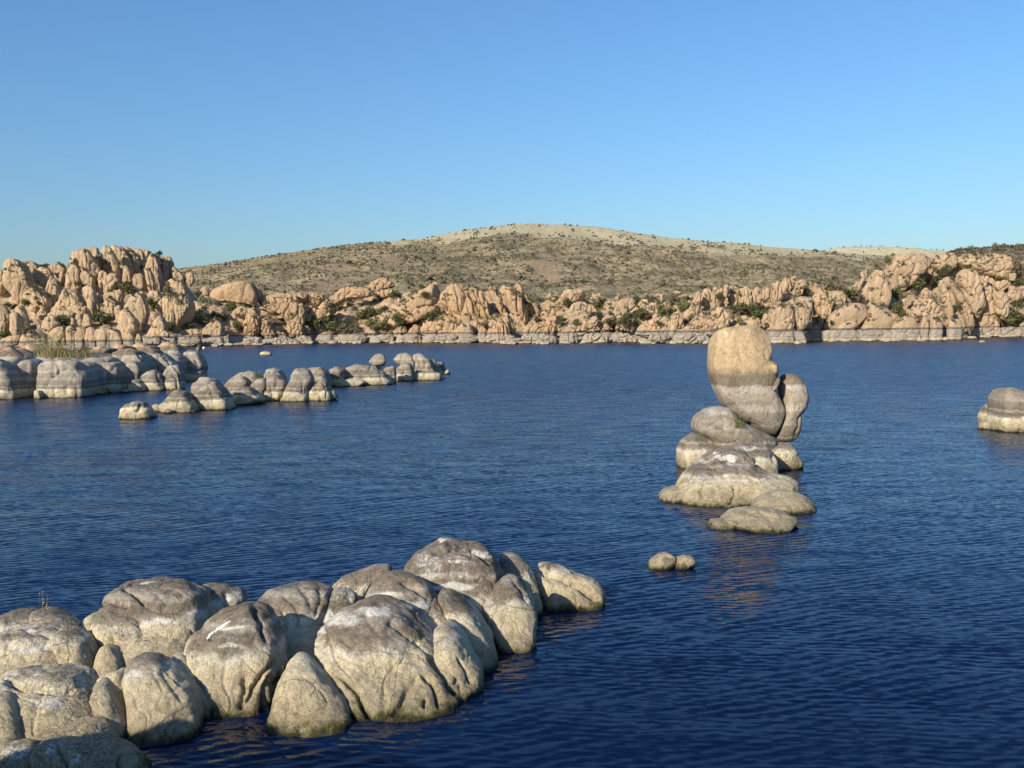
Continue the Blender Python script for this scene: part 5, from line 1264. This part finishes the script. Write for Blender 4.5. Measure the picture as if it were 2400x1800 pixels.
def tuft(u, v, hpx, wpx, n, mat, label, cat='plant', name='weed', lean=0.15, leaves=False, seed=1, sink=.03, width=1.0):
    bpy.context.view_layer.update()
    p = sight(u, v)
    t = (np.array(p) - CAM) @ _F; m = t / F_PX
    r = np.random.default_rng(seed)
    V, Fc = [], []
    for k in range(n):
        bx, by = r.normal(0, wpx * m * .22, 2)
        h = hpx * m * r.uniform(.45, 1.0)
        dx, dy = r.normal(0, lean * h, 2) + np.array([bx, by]) * .5
        w = max(.004, m * .55) * width * r.uniform(.7, 1.2)
        a = r.uniform(0, 3.14); c, s = math.cos(a) * w, math.sin(a) * w
        o = len(V)
        for i in range(4):
            f = i / 3
            q = (bx + dx * f * f, by + dy * f * f, -sink + (h + sink) * f)
            k2 = 1 - .75 * f
            V += [(q[0] - c * k2, q[1] - s * k2, q[2]), (q[0] + c * k2, q[1] + s * k2, q[2])]
        for i in range(3):
            Fc.append((o + 2 * i, o + 2 * i + 1, o + 2 * i + 3, o + 2 * i + 2))
        if leaves:
            for q in range(9):
                f = r.uniform(.2, 1)
                c0 = np.array([bx + dx * f * f, by + dy * f * f, h * f])
                d = r.normal(size=3); d[2] = abs(d[2]); d /= np.linalg.norm(d)
                e_ = np.cross(d, r.normal(size=3)); e_ /= np.linalg.norm(e_)
                L = hpx * m * .065 * r.uniform(.6, 1.3)
                o = len(V)
                V += [tuple(c0), tuple(c0 + d * L * .5 + e_ * L * .25), tuple(c0 + d * L), tuple(c0 + d * L * .5 - e_ * L * .25)]
                Fc.append((o, o + 1, o + 2, o + 3))
    o = link(name, mesh_from(name, V, Fc, mat, False))
    o.location = p
    return tag(o, label, cat)

# ------------------------------------------------------------------ the bank the photographer stands on, out of view; it shades the lower left boulders
def make_bank():
    us = np.linspace(-34, 16, 90); vs_ = np.linspace(-30, 24, 110)
    X, Y = np.meshgrid(us, vs_, indexing='ij')
    edge = np.minimum(1.0 + 1.1 * np.maximum(-X - 3, 0), 8.5)
    h = 5.2 - 2.2 * np.clip(-X - 11.3, 0, 1.2) - np.maximum(0, Y - edge) * 2.2
    P = np.stack([X, Y, h], -1).reshape(-1, 3)
    P[:, 2] += fbm(P / np.array([3, 3, 50]), 4, 41) * 0.6
    P[:, 2] = np.maximum(P[:, 2], -3)
    tag(link('shore_bank', mesh_from('shore_bank', P, grid_faces(len(us), len(vs_)), M_ROCK)), kind='structure')
make_bank()

tuft(106, 1440, 66, 26, 6, M_STRAW, 'tall dry brown weed on the crown of the dome topped boulder', leaves=True, seed=3, lean=.05)
tuft(93, 1430, 36, 4, 2, M_GRASS, 'thin green stem left of the tall dry weed', leaves=True, seed=4, lean=.03)
tuft(120, 1465, 16, 70, 34, M_STRAW, 'short dry grass on the dome topped boulder below the tall weed', name='dry_grass', cat='grass', seed=5, lean=.3)
tuft(376, 1361, 14, 9, 7, M_GRASS, 'tiny green weed on the crown of the broad grey topped boulder', leaves=True, seed=6)
tuft(415, 1402, 12, 10, 9, M_STRAW, 'tiny yellow tuft on the face of the broad grey topped boulder', seed=7, lean=.4)
tuft(786, 1375, 22, 16, 8, M_GRASS, 'small weed in the crack left of the highest dome', leaves=True, seed=8)
tuft(1284, 1337, 14, 16, 10, M_GRASS, 'dark little weed on the split boulder at the right tip', leaves=True, seed=9, lean=.3)
tuft(1731, 1003, 34, 26, 40, M_LEAF2, 'green plant in the crack under the balanced rock', leaves=True, seed=10, lean=.25)
tuft(602, 885, 26, 22, 14, M_GRASS, 'green weed on the cluster of grey lobes in the chain', leaves=True, seed=11, lean=.1)
tuft(125, 836, 54, 80, 200, M_STRAW, 'tall yellow green grass clump on top of the island', name='grass_clump', cat='grass', seed=12, lean=.16)
tuft(178, 838, 34, 80, 150, M_STRAW, 'drier bent grass right of the tall clump on the island', name='grass_clump', cat='grass', seed=13, lean=.5)
tuft(206, 838, 46, 12, 18, M_GRASS, 'upright green stalks beside the dry grass on the island', leaves=True, seed=14, lean=.06)

def vein(parent, zoom, pts, wpx, name, label):
    """a thin mineral seam standing a few millimetres proud of the rock it runs across"""
    bpy.context.view_layer.update()
    dg = bpy.context.evaluated_depsgraph_get()
    q = conv(zoom, parse(pts)); r = np.random.default_rng(3)
    t_ = np.linspace(0, len(q) - 1, 26)
    uu = np.interp(t_, np.arange(len(q)), q[:, 0]) + r.normal(0, .8, 26); vv = np.interp(t_, np.arange(len(q)), q[:, 1]) + r.normal(0, .8, 26)
    V = []
    for k in range(26):
        w = wpx * r.uniform(.35, .75) * min(1, .3 + k / 4, .3 + (25 - k) / 4)
        for dx, dy, lift in ((-.7, -.7, 0), (0, 0, .012), (.7, .7, 0)):
            hit, loc, nr, *_ = scene.ray_cast(dg, Vector(CAM), Vector(ray(uu[k] + dx * w, vv[k] + dy * w)))
            V.append(loc + nr * (.003 + lift))
    Fc = [(3 * k + s, 3 * k + s + 1, 3 * k + s + 4, 3 * k + s + 3) for k in range(25) for s in (0, 1)]
    me = mesh_from(name, [tuple(v) for v in V], Fc, simple('quartz', (0.55, 0.53, 0.48), (0.75, 0.73, 0.68), 9))
    me.transform(Matrix.Translation(-parent.location))
    o = bpy.data.objects.new(name, me); COL.objects.link(o); o.parent = parent; o['label'] = label
host = next(o for o in bpy.data.objects if str(o.get('label', '')).startswith('tall brown topped boulder'))
vein(host, ZA, "1440,770 1455,740 1472,722 1500,706 1520,690 1548,676 1570,652 1600,640", 5, 'quartz_vein', 'thin white quartz streak')

# small round mooring float near the left shore
def lathe(prof, n=16):
    V = []; Fc = []
    for r, z in prof:
        for k in range(n):
            V.append((r * math.cos(k * 2 * math.pi / n), r * math.sin(k * 2 * math.pi / n), z))
    for i in range(len(prof) - 1):
        for k in range(n):
            Fc.append((i * n + k, i * n + (k + 1) % n, (i + 1) * n + (k + 1) % n, (i + 1) * n + k))
    return V, Fc
pb = at(478, 819, float(t_water(478, 819)))
root = empty('buoy', (pb[0], pb[1], 0)); tag(root, 'small white float with a red foot on the water by the end of the island', 'buoy')
V, Fc = lathe([(.01, .95), (.25, .9), (.42, .72), (.48, .5), (.42, .3), (.3, .2)])
o = bpy.data.objects.new('float_body', mesh_from('float_body', V, Fc, M_BUOY)); COL.objects.link(o); o.parent = root
V, Fc = lathe([(.30, .2), (.46, .12), (.5, 0), (.4, -.2), (.01, -.25)])
o = bpy.data.objects.new('float_collar', mesh_from('float_collar', V, Fc, M_BUOYR)); COL.objects.link(o); o.parent = root
